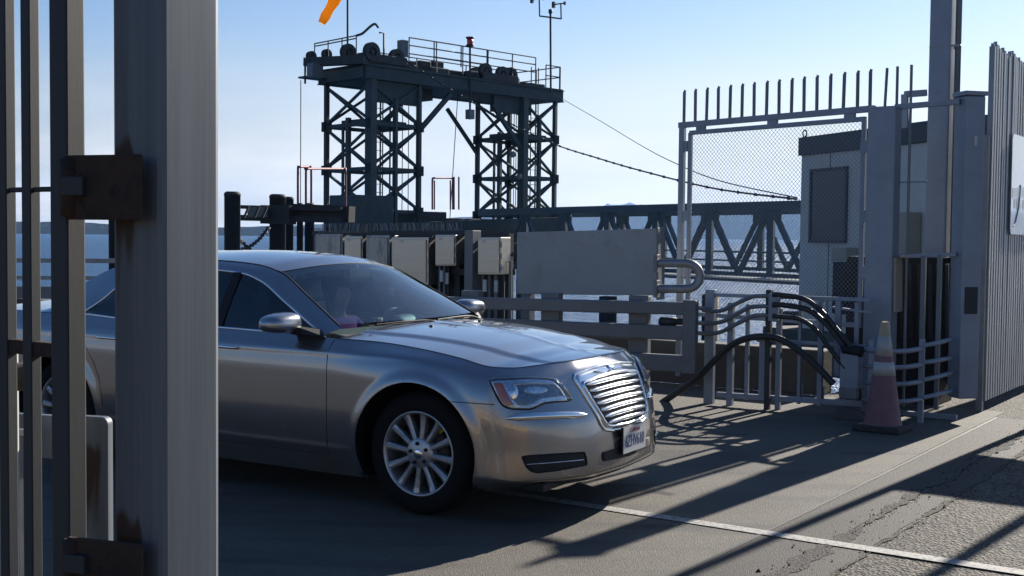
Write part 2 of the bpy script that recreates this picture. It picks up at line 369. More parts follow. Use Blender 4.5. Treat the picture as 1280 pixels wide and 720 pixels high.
# concrete sheet clipped at the dock edge: trapezoid in dock coordinates
sheet('concrete_pavement', [uv(-9, J1.dot(V)), uv(EDGE - .02, J1.dot(V) - .02), uv(EDGE - .02, -60), uv(-9, -60)], .003, M['concrete'])
def ragged(name, o0, o1, z, m, amp, seed, n0=-14., n1=6.4, step=.05):
    r = random.Random(seed); b = MB(); vs = []; k = int((n1 - n0) / step); q0 = q1 = 0
    for i in range(k + 1):
        q0 = q0 * .8 + r.uniform(-amp, amp); q1 = q1 * .8 + r.uniform(-amp, amp)
        p = J1 + jd * (n0 + step * i)
        vs += [p + jn * (o0 + q0) + Z * z, p + jn * (o1 + q1) + Z * z]
    b.add(vs, [(2 * i, 2 * i + 1, 2 * i + 3, 2 * i + 2) for i in range(k)])
    return b.build(name, m, kind='structure')
ragged('joint_strip', .0, .36, .003, M['seal'], .0015, 1)
ragged('crack_band', .34, .42, .0055, M['soil'], .028, 2)
ragged('seal_strip', .42, .60, .003, M['seal'], .012, 3)
ragged('crack_edge', .59, .615, .0055, M['soil'], .014, 4)
ragged('joint_gap', -.013, .013, .0055, M['black'], .0015, 5)
st = MB(); r = random.Random(3)
for i in range(900):
    n_ = r.uniform(-3.5, 6.2); o_ = r.gauss(.39, .06) if r.random() < .7 else r.gauss(.6, .05)
    p = J1 + jd * n_ + jn * o_; s_ = abs(r.gauss(0, .0045)) + .002
    q = [Vector((r.uniform(-1, 1), r.uniform(-1, 1), 0)).normalized() * s_ * r.uniform(.6, 1.3) for _ in range(3)]
    st.add([p + q[0] + Z * .004, p + q[1] + Z * .004, p + q[2] + Z * .004, p + Z * (.004 + s_ * r.uniform(.6, 1.3))], [(0, 1, 3), (1, 2, 3), (2, 0, 3)])
st.build('loose_gravel', M['soil'], kind='stuff')
# white line
m, ntl, b = nodes('road_line_paint'); Ng = ntl.nodes.new('ShaderNodeNewGeometry'); nn = ntl.nodes.new('ShaderNodeTexNoise'); nn.inputs['Scale'].default_value = 38; nn.inputs['Detail'].default_value = 8; nn.inputs['Roughness'].default_value = .75
ntl.links.new(Ng.outputs['Position'], nn.inputs['Vector']); rr = ntl.nodes.new('ShaderNodeValToRGB'); rr.color_ramp.elements[0].position = .40; rr.color_ramp.elements[1].position = .50
rr.color_ramp.elements[0].color = (.075, .07, .064, 1); rr.color_ramp.elements[1].color = (.31, .30, .275, 1); ntl.links.new(nn.outputs['Fac'], rr.inputs[0]); ntl.links.new(rr.outputs[0], b.inputs['Base Color']); b.inputs['Roughness'].default_value = .8
M['line'] = m
l0, l1 = gnd(748, 635), gnd(1270, 716); ld = (l1 - l0).normalized(); ln = Vector((-ld.y, ld.x, 0)) * .05
s0, s1 = l0 - ld * 2.2, l1 + ld * 12
sheet('white_line', [s0 - ln, s1 - ln, s1 + ln, s0 + ln], .008, M['line'])
# hills across the water
def ridge(name, dist, prof, m, seed, depth, rough):
    """prof: (px, height m) along the view; a terrain ridge with front and back slopes"""
    r = random.Random(seed); b = MB(); cols = []; n = 360
    ks = [r.uniform(0, 6.28) for _ in range(8)]
    for i in range(n + 1):
        px = prof[0][0] + (prof[-1][0] - prof[0][0]) * i / n
        for (x0, h0), (x1, h1) in zip(prof, prof[1:]):
            if x0 <= px <= x1: h = h0 + (h1 - h0) * (px - x0) / (x1 - x0); break
        h *= 1 + rough * sum(math.sin(px * .013 * 1.8 ** k + ks[k]) / 1.5 ** k for k in range(8)) * .5
        h += abs(r.gauss(0, h * .02))
        th = math.atan2(px - 640, F)
        dv = Vector((math.sin(th), math.cos(th), 0))
        cols.append([dv * dist + Z * SEA, dv * (dist + h * .35) + Z * (SEA + h * .6 * (1 + r.uniform(-.1, .1))), dv * (dist + h * .8) + Z * (SEA + h), dv * (dist + depth) + Z * SEA])
    vs = [p for c in cols for p in c]
    b.add(vs, [(4 * i + k, 4 * i + 4 + k, 4 * i + 5 + k, 4 * i + 1 + k) for i in range(n) for k in range(3)], False)
    return b.build(name, m, kind='structure')
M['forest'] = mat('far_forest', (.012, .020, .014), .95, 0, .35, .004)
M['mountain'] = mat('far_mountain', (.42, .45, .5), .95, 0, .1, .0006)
ridge('near_hills', 3000, [(-1400, 45), (-100, 32), (60, 30), (160, 24), (260, 19), (340, 22), (450, 18), (560, 12), (640, 2)], M['forest'], 5, 700, .14)
ridge('hills', 6500, [(250, 30), (420, 60), (600, 110), (700, 145), (800, 160), (900, 172), (1000, 160), (1200, 150), (1600, 160), (2600, 130)], M['forest'], 6, 900, .12)
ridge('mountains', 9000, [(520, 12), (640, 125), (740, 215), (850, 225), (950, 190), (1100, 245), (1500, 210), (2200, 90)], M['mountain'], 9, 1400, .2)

# the air over the water
hb = MB(); hb.box((-14000, -400, SEA - 1), (14000, 10500, 420)); m, nth, b = nodes('air'); nth.nodes.remove(b)
pv = nth.nodes.new('ShaderNodeVolumePrincipled'); pv.inputs['Color'].default_value = (.34, .56, .95, 1); pv.inputs['Density'].default_value = HAZE; pv.inputs['Anisotropy'].default_value = .3; nth.links.new(pv.outputs[0], nth.nodes['Material Output'].inputs['Volume'])
hb.build('haze', m, kind='stuff')

# unseen tan building behind us, added for a warm reflection in the car's flank
M['tan_wall'] = mat('tan_stucco', (.46, .31, .12), .85, 0, .1, 2)
bt = thing('unseen_building', 'unseen low tan building behind the camera, added for its reflection in the car doors', 'building', Vector((-9, -24, 0)))
b = MB(); b.box((-34, -30, 0), (16, -24, 3.4)); b.build('wall', M['tan_wall'], bt)
b = MB(); b.box((-34.6, -30.6, 3.4), (16.6, -23.4, 3.75)); b.build('roof', M['booth_trim'], bt)
for k in range(9):
    b = MB(); b.box((-31 + 5 * k, -24.02, 1.1), (-28.6 + 5 * k, -23.98, 2.5)); b.build('window', M['win_dark'], bt)

# rust creeping round the hinges of the foreground post
m = M['galv_post']; ntp_ = m.node_tree; bs_ = ntp_.nodes['Principled BSDF']; old = bs_.inputs['Base Color'].links[0].from_socket
tcp = ntp_.nodes.new('ShaderNodeTexCoord'); sp_ = ntp_.nodes.new('ShaderNodeSeparateXYZ'); ntp_.links.new(tcp.outputs['Object'], sp_.inputs[0])
tot = None
for z_, up_, dn_ in ((1.735, .11, .40), (.94, .10, .45)):
    d1 = ntp_.nodes.new('ShaderNodeMapRange'); d1.inputs[1].default_value = z_ - dn_; d1.inputs[2].default_value = z_; ntp_.links.new(sp_.outputs[2], d1.inputs[0])
    d2 = ntp_.nodes.new('ShaderNodeMapRange'); d2.inputs[1].default_value = z_ + up_; d2.inputs[2].default_value = z_ + .03; ntp_.links.new(sp_.outputs[2], d2.inputs[0])
    mn = ntp_.nodes.new('ShaderNodeMath'); mn.operation = 'MULTIPLY'; ntp_.links.new(d1.outputs[0], mn.inputs[0]); ntp_.links.new(d2.outputs[0], mn.inputs[1])
    if tot is None: tot = mn
    else:
        ad_ = ntp_.nodes.new('ShaderNodeMath'); ad_.operation = 'MAXIMUM'; ntp_.links.new(tot.outputs[0], ad_.inputs[0]); ntp_.links.new(mn.outputs[0], ad_.inputs[1]); tot = ad_
mpx = ntp_.nodes.new('ShaderNodeMapping'); mpx.inputs['Scale'].default_value = (22, 22, 2.2); ntp_.links.new(tcp.outputs['Object'], mpx.inputs[0])
nzx = ntp_.nodes.new('ShaderNodeTexNoise'); nzx.inputs['Scale'].default_value = 1; nzx.inputs['Detail'].default_value = 7; ntp_.links.new(mpx.outputs[0], nzx.inputs['Vector'])
mk_ = ntp_.nodes.new('ShaderNodeMapRange'); mk_.inputs[1].default_value = .01; mk_.inputs[2].default_value = -.05; ntp_.links.new(sp_.outputs[0], mk_.inputs[0])
mt_ = ntp_.nodes.new('ShaderNodeMath'); mt_.operation = 'MULTIPLY'; ntp_.links.new(tot.outputs[0], mt_.inputs[0]); ntp_.links.new(mk_.outputs[0], mt_.inputs[1]); tot = mt_
sc_ = ntp_.nodes.new('ShaderNodeMath'); sc_.operation = 'MULTIPLY_ADD'; sc_.inputs[1].default_value = .55; ntp_.links.new(tot.outputs[0], sc_.inputs[0]); ntp_.links.new(nzx.outputs['Fac'], sc_.inputs[2])
rx = ntp_.nodes.new('ShaderNodeValToRGB'); rx.color_ramp.elements[0].position = .76; rx.color_ramp.elements[1].position = .95; ntp_.links.new(sc_.outputs[0], rx.inputs[0])
mxx = ntp_.nodes.new('ShaderNodeMix'); mxx.data_type = 'RGBA'; ntp_.links.new(rx.outputs[0], mxx.inputs['Factor']); ntp_.links.new(old, mxx.inputs[6]); mxx.inputs[7].default_value = (.040, .021, .012, 1); ntp_.links.new(mxx.outputs[2], bs_.inputs['Base Color'])
# ================================================================== THE CAR (local: x ahead of front axle, y to its left, z up)
CA = math.radians(31.05)
cc, cs = math.cos(CA), math.sin(CA)
CAR_LOC = Vector((-.558 + .95 * cs, 6.749 + .95 * cc, .006))
car = thing('silver_sedan', 'silver four-door sedan with chrome grille driving off the dock past the gate', 'car', CAR_LOC, rz=-CA)
CAM_L = Matrix.Rotation(CA, 3, 'Z') @ (Vector((0, 0, EYE)) - CAR_LOC)
def lray(px, py): return (Matrix.Rotation(CA, 3, 'Z') @ ray(px, py)).normalized()

def pchip(x, y, xi, flat_end=False):
    x = np.asarray(x, float); y = np.asarray(y, float); h = np.diff(x); d = np.diff(y) / h
    m_ = np.zeros_like(y); m_[0] = d[0]; m_[-1] = 0 if flat_end else d[-1]
    for i in range(1, len(x) - 1):
        if d[i - 1] * d[i] > 0:
            w1, w2 = 2 * h[i] + h[i - 1], h[i] + 2 * h[i - 1]; m_[i] = (w1 + w2) / (w1 / d[i - 1] + w2 / d[i])
    k = np.clip(np.searchsorted(x, xi) - 1, 0, len(h) - 1); t = (xi - x[k]) / h[k]
    return (1 + 2 * t) * (1 - t) ** 2 * y[k] + t * (1 - t) ** 2 * h[k] * m_[k] + t * t * (3 - 2 * t) * y[k + 1] + t * t * (t - 1) * h[k] * m_[k + 1]

OUT = np.array([(-4.17, 0), (-4.15, .45), (-4.05, .76), (-3.86, .90), (-3.6, .94), (-3.05, .95), (-2.3, .95), (-1.5, .95), (-.65, .95), (-.3, .95), (0, .948), (.25, .935), (.45, .905), (.62, .835), (.75, .70), (.835, .53), (.885, .34), (.905, 0)])
R6 = [(.12, 1.03), (.12, 1.03), (.13, 1.03), (.13, 1.03), (.12, 1.03), (.12, 1.03), (.09, 1.008), (.088, .998), (.088, .984), (.135, .972), (.13, .947), (.125, .912), (.118, .874), (.16, .868), (.19, .875), (.20, .882), (.20, .887), (.20, .890)]
R5 = [(.08, .88)] * 4 + [(.04, .93), (.025, .93), (.02, .925), (.018, .915), (.018, .905), (.03, .90), (.035, .885), (.045, .85), (.05, .80), (.09, .80), (.12, .80), (.135, .805), (.14, .81), (.145, .81)]
R4 = [(.03, .74)] * 4 + [(.01, .78), (0, .78), (0, .78), (0, .77), (0, .77), (0, .76), (0, .755), (.008, .73), (.015, .69), (.04, .69), (.06, .69), (.075, .69), (.08, .69), (.085, .69)]
R3 = [(0, .60)] * 4 + [(0, .58)] * 6 + [(0, .57), (0, .56), (.003, .55), (.01, .55), (.015, .55), (.02, .55), (.022, .55), (.022, .55)]
R2 = [(0, .45)] * 4 + [(.008, .42)] + [(.014, .40)] * 5 + [(.01, .40), (.006, .40)] + [(.004, .42)] * 6
R1 = [(.04, .34)] * 4 + [(.03, .295), (.036, .29)] + [(.036, .292)] * 4 + [(.03, .285), (.02, .28), (.0, .275)] + [(-.006, .268)] * 5
R0 = [(.12, .27)] * 4 + [(.07, .22), (.08, .18)] + [(.075, .172)] * 3 + [(.07, .178), (.07, .185), (.05, .195), (.05, .20)] + [(.065, .212)] * 5
ROWS = np.array([R0, R1, R2, R3, R4, R5, R6])           # 7 x K x 2
S = np.concatenate([[0], np.cumsum(np.hypot(*np.diff(OUT, axis=0).T))])
NU, NV = 621, 65
ui = np.linspace(0, S[-1], NU); vi = np.linspace(0, 6, NV)
ox, oy = pchip(S, OUT[:, 0], ui, True), pchip(S, OUT[:, 1], ui)
tx, ty = np.gradient(ox), np.gradient(oy); tl = np.hypot(tx, ty); nx_, ny_ = -ty / tl, tx / tl
# outward normal: for y>0 the outline runs rear->front, outward is (+ at nose, +y at side)
nx_, ny_ = np.where(True, -ty / tl, 0), np.where(True, tx / tl, 0)
rows_in = np.array([pchip(S, ROWS[k, :, 0], ui) for k in range(7)]); rows_z = np.array([pchip(S, ROWS[k, :, 1], ui) for k in range(7)])
IN = np.empty((NU, NV)); ZZ = np.empty((NU, NV))
vk = np.arange(7.)
for i in range(NU):
    IN[i] = pchip(vk, rows_in[:, i], vi); ZZ[i] = pchip(vk, rows_z[:, i], vi)
def sst(a, b, x): t = np.clip((x - a) / (b - a), 0, 1); return t * t * (3 - 2 * t)
XX = ox[:, None] - IN * nx_[:, None]; YY = oy[:, None] - IN * ny_[:, None]
# flared wheel arches, lower door crease
AR = .408; AZ = .366
for ax_ in (0., -3.052):
    d_ = np.hypot(XX - ax_, ZZ - AZ)
    fl = np.clip(1 - (d_ - AR) / .075, 0, 1); fl = np.where(d_ < AR, 1, fl * fl * (3 - 2 * fl))
    side = sst(.50, .75, YY)
    YY = YY + .016 * fl * side * np.where(ZZ > .2, 1, 0)
YY = YY + .006 * np.exp(-((ZZ - .335) / .022) ** 2) * sst(-2.9, -2.5, XX) * (1 - sst(-.6, -.35, XX))
YY = YY + .005 * np.exp(-((ZZ - .905) / .018) ** 2) * sst(.5, .8, YY) * (1 - sst(-.2, .2, XX))
G = np.stack([XX, YY, ZZ], -1)
du = np.gradient(G, axis=0); dv = np.gradient(G, axis=1); NN = np.cross(dv, du); NN /= np.linalg.norm(NN, axis=-1, keepdims=True) + 1e-9
if NN[int(NU * .6), NV // 2, 1] < 0: NN = -NN

M['paint'] = m = None
m, ntp, b = nodes('silver_car_paint'); b.inputs['Metallic'].default_value = .82; b.inputs['Coat Weight'].default_value = 1; b.inputs['Coat Roughness'].default_value = .035
gg = ntp.nodes.new('ShaderNodeTexCoord'); n0 = ntp.nodes.new('ShaderNodeTexNoise'); n0.inputs['Scale'].default_value = 900; n0.inputs['Detail'].default_value = 1; ntp.links.new(gg.outputs['Object'], n0.inputs['Vector'])
r0 = ntp.nodes.new('ShaderNodeValToRGB'); r0.color_ramp.elements[0].color = (.265, .265, .28, 1); r0.color_ramp.elements[1].color = (.36, .36, .375, 1); ntp.links.new(n0.outputs['Fac'], r0.inputs[0])
n1 = ntp.nodes.new('ShaderNodeTexNoise'); n1.inputs['Scale'].default_value = 3.5; n1.inputs['Detail'].default_value = 7; ntp.links.new(gg.outputs['Object'], n1.inputs['Vector'])
sx1 = ntp.nodes.new('ShaderNodeSeparateXYZ'); ntp.links.new(gg.outputs['Object'], sx1.inputs[0])
dr = ntp.nodes.new('ShaderNodeMapRange'); dr.inputs[1].default_value = .25; dr.inputs[2].default_value = .84; dr.inputs[3].default_value = .95; dr.inputs[4].default_value = .04; ntp.links.new(sx1.outputs[2], dr.inputs[0])
dm = ntp.nodes.new('ShaderNodeMath'); dm.operation = 'MULTIPLY'; ntp.links.new(dr.outputs[0], dm.inputs[0]); ntp.links.new(n1.outputs['Fac'], dm.inputs[1])
dx_ = ntp.nodes.new('ShaderNodeMix'); dx_.data_type = 'RGBA'; ntp.links.new(dm.outputs[0], dx_.inputs['Factor']); ntp.links.new(r0.outputs[0], dx_.inputs[6]); dx_.inputs[7].default_value = (.24, .18, .11, 1); ntp.links.new(dx_.outputs[2], b.inputs['Base Color'])  # brown low down: dirt, plus the warm reflection put into the colour
r_ = ntp.nodes.new('ShaderNodeMapRange'); r_.inputs[3].default_value = .20; r_.inputs[4].default_value = .30; ntp.links.new(n1.outputs['Fac'], r_.inputs[0]); ntp.links.new(r_.outputs[0], b.inputs['Roughness'])
M['paint'] = m
M['chrome'] = mat('chrome', (.80, .80, .80), .12, 1., .04, 8, rvar=.05)
M['reflector'] = mat('lamp_reflector', (.62, .64, .66), .22, .95, .25, 45, .5, 60)
M['amber'] = plain('amber_lens', (.42, .075, .02), .15, 0, .8)
M['lens'] = glass('lamp_lens', (.93, .95, .97), .02, .03)
M['windshield'] = glass('windshield_glass', (.60, .80, .80), .015, .06)
M['tint'] = glass('tinted_glass', (.10, .12, .13), .015, .03)
M['tyre'] = mat('tyre_rubber', (.009, .009, .009), .85, 0, .3, 20, .15, 80, spec=.2)
M['rim'] = mat('alloy_wheel', (.42, .42, .43), .38, .75, .15, 12)
M['seat'] = mat('seat_fabric', (.045, .045, .048), .85, 0, .2, 20)
M['dash'] = mat('dashboard_vinyl', (.05, .053, .055), .6, 0, .2, 20)
M['skin'] = mat('skin', (.50, .30, .21), .55, 0, .06, 20)
M['purple'] = mat('purple_sweater', (.36, .12, .38), .85, 0, .18, 25, .2, 120)
M['hair'] = mat('dark_hair', (.018, .013, .011), .55, 0, .4, 60)
M['plate'] = mat('licence_plate', (.50, .50, .49), .35, 0, .06, 12)
M['plate_ink'] = plain('plate_ink', (.03, .04, .13), .5)
M['plate_red'] = plain('plate_red', (.45, .06, .06), .5)

# ---- wall patches by region
X4 = .25 * (XX[:-1, :-1] + XX[1:, :-1] + XX[:-1, 1:] + XX[1:, 1:]); Y4 = .25 * (YY[:-1, :-1] + YY[1:, :-1] + YY[:-1, 1:] + YY[1:, 1:]); Z4 = .25 * (ZZ[:-1, :-1] + ZZ[1:, :-1] + ZZ[:-1, 1:] + ZZ[1:, 1:])
hole = np.zeros_like(X4, bool)
for ax_ in (0., -3.052): hole |= (np.hypot(X4 - ax_, Z4 - AZ) < AR) & (Y4 > .5)
dr_arch = np.hypot(X4 + 3.052, Z4 - AZ) < AR + .05
reg = np.zeros(X4.shape, int)                                            # 0 body
mid = (Z4 > .292) & (Y4 > .6)
reg[mid & (X4 > -1.62) & (X4 < -.635)] = 1
reg[mid & (X4 > -2.72) & (X4 < -1.62) & ~dr_arch & ~((Z4 < .72) & (X4 < -2.60))] = 2
reg[(X4 > .25) & (Z4 < .685)] = 3
reg[(np.arange(NU - 1)[:, None] > np.searchsorted(ui, S[12] + .02)) & (Z4 > 0)] = 3
reg[X4 < -3.75] = np.where(Z4[X4 < -3.75] < .72, 4, 0)
reg[hole] = -1
# snap the arch rims to true circles
vh = np.zeros((NU, NV), bool); vk2 = np.zeros((NU, NV), bool)
for di in (0, 1):
    for dj in (0, 1):
        vh[di:NU - 1 + di, dj:NV - 1 + dj] |= hole; vk2[di:NU - 1 + di, dj:NV - 1 + dj] |= ~hole
for i, j in zip(*np.nonzero(vh & vk2)):
    ax_ = 0. if XX[i, j] > -1.5 else -3.052
    d_ = math.hypot(XX[i, j] - ax_, ZZ[i, j] - AZ); k = AR / d_
    G[i, j, 0] = ax_ + (XX[i, j] - ax_) * k; G[i, j, 2] = AZ + (ZZ[i, j] - AZ) * k
idx = np.arange(NU * NV).reshape(NU, NV)
def wall_part(name, regs, parent, sides=(-1, 1), label=None):
    b = MB(); nor = []
    for sgn in sides:
        ii, jj = np.nonzero(np.isin(reg, regs))
        quads = np.stack([idx[ii, jj], idx[ii + 1, jj], idx[ii + 1, jj + 1], idx[ii, jj + 1]], -1)
        P0 = G.reshape(-1, 3)[quads[len(quads) // 2]] * (1, sgn, 1); n0_ = NN.reshape(-1, 3)[quads[len(quads) // 2, 0]] * (1, sgn, 1)
        if np.dot(np.cross(P0[1] - P0[0], P0[2] - P0[0]), n0_) < 0: quads = quads[:, ::-1]
        used, inv = np.unique(quads, return_inverse=True); inv = inv.reshape(quads.shape)
        pv = G.reshape(-1, 3)[used] * (1, sgn, 1); pn = NN.reshape(-1, 3)[used] * (1, sgn, 1)
        b.add(pv.tolist(), [tuple(map(int, q)) for q in inv], True); nor += pn.tolist()
    return b.build(name, M['paint'], parent, local=True, normals=nor, label=label)
body = wall_part('body', [0], car)
def copy_name(n): return n
doors = {}
for sgn in (-1, 1):
    doors[('f', sgn)] = wall_part('door', [1], car, (sgn,)); doors[('r', sgn)] = wall_part('door', [2], car, (sgn,))
bumper = wall_part('front_bumper', [3], car); wall_part('rear_bumper', [4], car)

# ---- hood
sA = S[8]; top = ui >= np.interp(-.62, OUT[:12, 0], S[:12])
Q = G[top, -1, :]; Q[-1, 1] = 0; NQ = len(Q); NJ = 81
eta = np.linspace(-1, 1, NJ); eta = np.sign(eta) * (1 - (1 - np.abs(eta)) ** 1.15)
H = np.empty((NQ, NJ, 3))
for i in range(NQ):
    ye, ze, x = Q[i, 1], Q[i, 2], Q[i, 0]
    y = eta * ye; rel = min(1, ye / .80)
    c = .052 * rel ** 2
    yk = np.interp(x, [-.62, .0, .62, .71], [.66, .58, .49, .47])
    z = ze + c * (1 - np.abs(eta) ** 2.2)
    z = z + .013 * rel ** 2 * sst(0, 1, (yk - np.abs(y)) / .05 + .5) * (1 - sst(.93, 1, np.abs(eta)))
    z = z + .004 * np.exp(-(y / .03) ** 2) * rel ** 2
    H[i, :, 0] = x - (0.0 if x > -.4 else 0) + (np.clip((-.3 - x) / .32, 0, 1)) * .09 * (1 - eta ** 2); H[i, :, 1] = y; H[i, :, 2] = z
def grid_part(name, g, m, parent, flip=False, label=None, smooth=True):
    n_, k_ = g.shape[:2]; b = MB()
    fs = [(i * k_ + j, i * k_ + j + 1, (i + 1) * k_ + j + 1, (i + 1) * k_ + j) for i in range(n_ - 1) for j in range(k_ - 1)]
    if flip: fs = [f[::-1] for f in fs]
    b.add(g.reshape(-1, 3).tolist(), fs, smooth)
    d0 = np.gradient(g, axis=0); d1 = np.gradient(g, axis=1); nn = np.cross(d1, d0); nn /= np.linalg.norm(nn, axis=-1, keepdims=True) + 1e-9
    if (nn * (g - np.array([g[..., 0].mean(), 0, .55]))).sum() < 0: nn = -nn
    me_n = nn.reshape(-1, 3)
    # orient faces with the normals
    f0 = fs[len(fs) // 2]; a_, b_, c_ = [np.array(b.v[q]) for q in f0[:3]]
    if np.dot(np.cross(b_ - a_, c_ - a_), me_n[f0[0]]) < 0: b.f = [f[::-1] for f in b.f]
    return b.build(name, m, parent, local=True, normals=me_n.tolist(), label=label)
hood = grid_part('hood', H[:-1], M['paint'], car, flip=(np.cross(H[40, 41] - H[40, 40], H[41, 40] - H[40, 40])[2] < 0))

# ---- greenhouse curves (left half, y>0)
RL = np.array([(-.66, .765, 1.035), (-1.0, .682, 1.215), (-1.29, .612, 1.357), (-1.5, .597, 1.402), (-1.9, .592, 1.422), (-2.4, .597, 1.412), (-2.78, .625, 1.362), (-3.05, .668, 1.255), (-3.38, .73, 1.05)])
WT = np.array([(-.73, .852, .995), (-1.10, .762, 1.172), (-1.38, .692, 1.302), (-1.57, .668, 1.346), (-1.9, .660, 1.362), (-2.35, .668, 1.347), (-2.62, .702, 1.262), (-2.79, .765, 1.13), (-2.90, .83, 1.045)])
tk = np.arange(9.); NT = 129; ti = np.linspace(0, 8, NT)
def curve(K): return np.stack([pchip(tk, K[:, c], ti) for c in range(3)], -1)
Rl, Wt = curve(RL), curve(WT)
belt_x = Wt[:, 0]
top_edge = G[:, -1, :]
bx = np.interp(belt_x, top_edge[:440, 0], top_edge[:440, 1]); bz = np.interp(belt_x, top_edge[:440, 0], top_edge[:440, 2])
Bl = np.stack([belt_x, bx - .012, bz + .004], -1)
mir = np.array([1, -1, 1])
def loft(a, b_, n, bulge=0.):
    t = np.linspace(0, 1, n)[None, :, None]; g = a[:, None, :] * (1 - t) + b_[:, None, :] * t
    g[:, :, 1] += bulge * 4 * t[..., 0] * (1 - t[..., 0]); return g
for sgn in (1, -1):
    fr = loft(Rl, Wt, 7, .012); 
    grid_part('window_frame', fr * (1, sgn, 1), M['paint'], car, flip=sgn > 0)
    gl = loft(Wt, Bl, 9, .006)
    k0 = int(np.searchsorted(-Wt[:, 0], 1.60))
    for key, sl in (('f', slice(0, k0 + 1)), ('r', slice(k0, NT))):
        p = gl[sl] * (1, sgn, 1)
        o = grid_part('window', p, M['tint'], doors[(key, sgn)], flip=sgn > 0)
    # quarter panel between rear side glass and deck
    qa = np.array([Rl[-1], Rl[-1] + (-.06, .03, -.03)]); 
    cp = loft(np.array([Wt[-1], Rl[-1]]), np.array([(-2.9, bx[-1], bz[-1]), (-3.42, .835, 1.028)]), 6)
    grid_part('quarter_panel', cp * (1, sgn, 1), M['paint'], car, flip=sgn > 0)
    # chrome trim round the glass, dark pillar between the doors
    tr = MB(); tr.tube([(p * (1, sgn, 1) + (0, sgn * .004, 0)).tolist() for p in Wt[::2]], .0075, 6); tr.tube([(p * (1, sgn, 1) + (0, sgn * .006, 0)).tolist() for p in Bl[::4]], .0085, 6)
    tr.build('window_trim', M['chrome'], car, local=True)
    pl = MB(); a_, b_ = gl[k0, 0] * (1, sgn, 1), gl[k0, -1] * (1, sgn, 1)
    pl.bar(a_ + (0, sgn * .006, 0), b_ + (0, sgn * .006, 0), .075, .012, up=(0, sgn, .3)); pl.build('door_pillar', M['dark'], car, local=True)
# roof, windscreen, rear window, boot lid
kr0, kr1 = 32, 96        # roof between t=2 and t=6
NJ2 = 49; e2 = np.linspace(-1, 1, NJ2)
def span(k, bow, crown):
    p = Rl[k]; g = np.empty((NJ2, 3)); g[:, 0] = p[0] + bow * (1 - e2 ** 2); g[:, 1] = e2 * p[1]; g[:, 2] = p[2] + crown * (1 - np.abs(e2) ** 2.1); return g
tt = ti
crown = np.interp(tt, [0, 2, 2.6, 4, 5, 6, 7, 8], [.0, .052, .066, .066, .066, .058, .04, .01]); bow = np.interp(tt, [0, 2, 3, 4, 5.2, 6, 8], [.135, .115, .05, .0, -.03, -.09, -.13])
full = np.array([span(k, bow[k], crown[k]) for k in range(NT)])
fl_ = np.cross(full[60, 21] - full[60, 20], full[61, 20] - full[60, 20])[2] < 0
roof = grid_part('roof', full[kr0:kr1 + 1], M['paint'], car, flip=fl_)
ws = full[2:kr0 + 1].copy(); windscreen = grid_part('windshield', ws, M['windshield'], car, flip=fl_)
rw = full[kr1:127].copy(); grid_part('rear_window', rw, M['tint'], car, flip=fl_)
hl_ = full[kr0:kr1 + 1].copy(); hl_[:, :, 2] -= .035; hl_[:, :, 1] *= .96
M['liner'] = mat('headliner', (.16, .16, .155), .9, 0, .1, 20)
grid_part('headliner', hl_, M['liner'], car, flip=not fl_)
b = MB()
for k, sgn in ((0, 1), (1, -1)):
    b.tube([(p * (1, sgn, 1) + (.002, 0, .002)).tolist() for p in Rl[1:kr0 + 3]], .005, 6)
b.tube([p.tolist() for p in full[kr0]], .004, 6); b.build('windshield_seal', M['dark'], car, local=True)
tk_x = np.linspace(-3.36, -4.06, 16); dk = np.empty((16, NJ2, 3))
for i, x in enumerate(tk_x):
    ye = np.interp(x, [-4.06, -3.9, -3.7, -3.36], [.60, .73, .80, .832]); dk[i, :, 0] = x; dk[i, :, 1] = e2 * ye; dk[i, :, 2] = 1.03 + .035 * (1 - np.abs(e2) ** 2.2)
grid_part('boot_lid', dk, M['paint'], car, flip=np.cross(dk[5, 21] - dk[5, 20], dk[6, 20] - dk[5, 20])[2] < 0)
# cowl
cw = MB(); ca_ = [(-.56 + .135 * (1 - e * e), e * .83, .985 + .045 * (1 - abs(e) ** 2.2)) for e in np.linspace(-1, 1, 25)]
cb_ = [(-.70 + .135 * (1 - e * e), e * .745, .985 + .03 * (1 - e * e)) for e in np.linspace(-1, 1, 25)]
cw.add([(x, y, z - .02) for x, y, z in ca_] + cb_, [(i, i + 1, 26 + i, 25 + i) for i in range(24)], True); cw.build('cowl', M['black'], car, local=True)

# ---- surface queries for everything fixed to the skin
bv = []; bf = []
Gf = G[::2, ::2].reshape(-1, 3); n_, k_ = G[::2, ::2].shape[:2]
for sgn in (1, -1):
    o = len(bv); bv += (Gf * (1, sgn, 1)).tolist()
    bf += [(o + i * k_ + j, o + (i + 1) * k_ + j, o + (i + 1) * k_ + j + 1, o + i * k_ + j + 1)[::sgn] for i in range(n_ - 1) for j in range(k_ - 1)]
o = len(bv); Hs = H[:-1]; bv += Hs.reshape(-1, 3).tolist(); n_, k_ = Hs.shape[:2]
bf += [(o + i * k_ + j, o + i * k_ + j + 1, o + (i + 1) * k_ + j + 1, o + (i + 1) * k_ + j) for i in range(n_ - 1) for j in range(k_ - 1)]
SKIN = BVHTree.FromPolygons([Vector(p) for p in bv], bf)
def cast(o, d):
    p, n, *_ = SKIN.ray_cast(Vector(o), Vector(d))
    if p is None: return None
    if n.dot(Vector(d)) > 0: n = -n
    return p, n
def hit(px, py):
    """car skin point seen at px,py"""
    h = cast(CAM_L, lray(px, py))
    if h is None:
        p, n, *_ = SKIN.find_nearest(CAM_L + lray(px, py) * 7.4); h = (p, n)
    return h
def front(y, z):
    y = y if abs(y) > 2e-3 else 2e-3
    return cast((3, y, z), (-1, 0, 0)) or (Vector((.6, y, z)), Vector((1, 0, 0)))
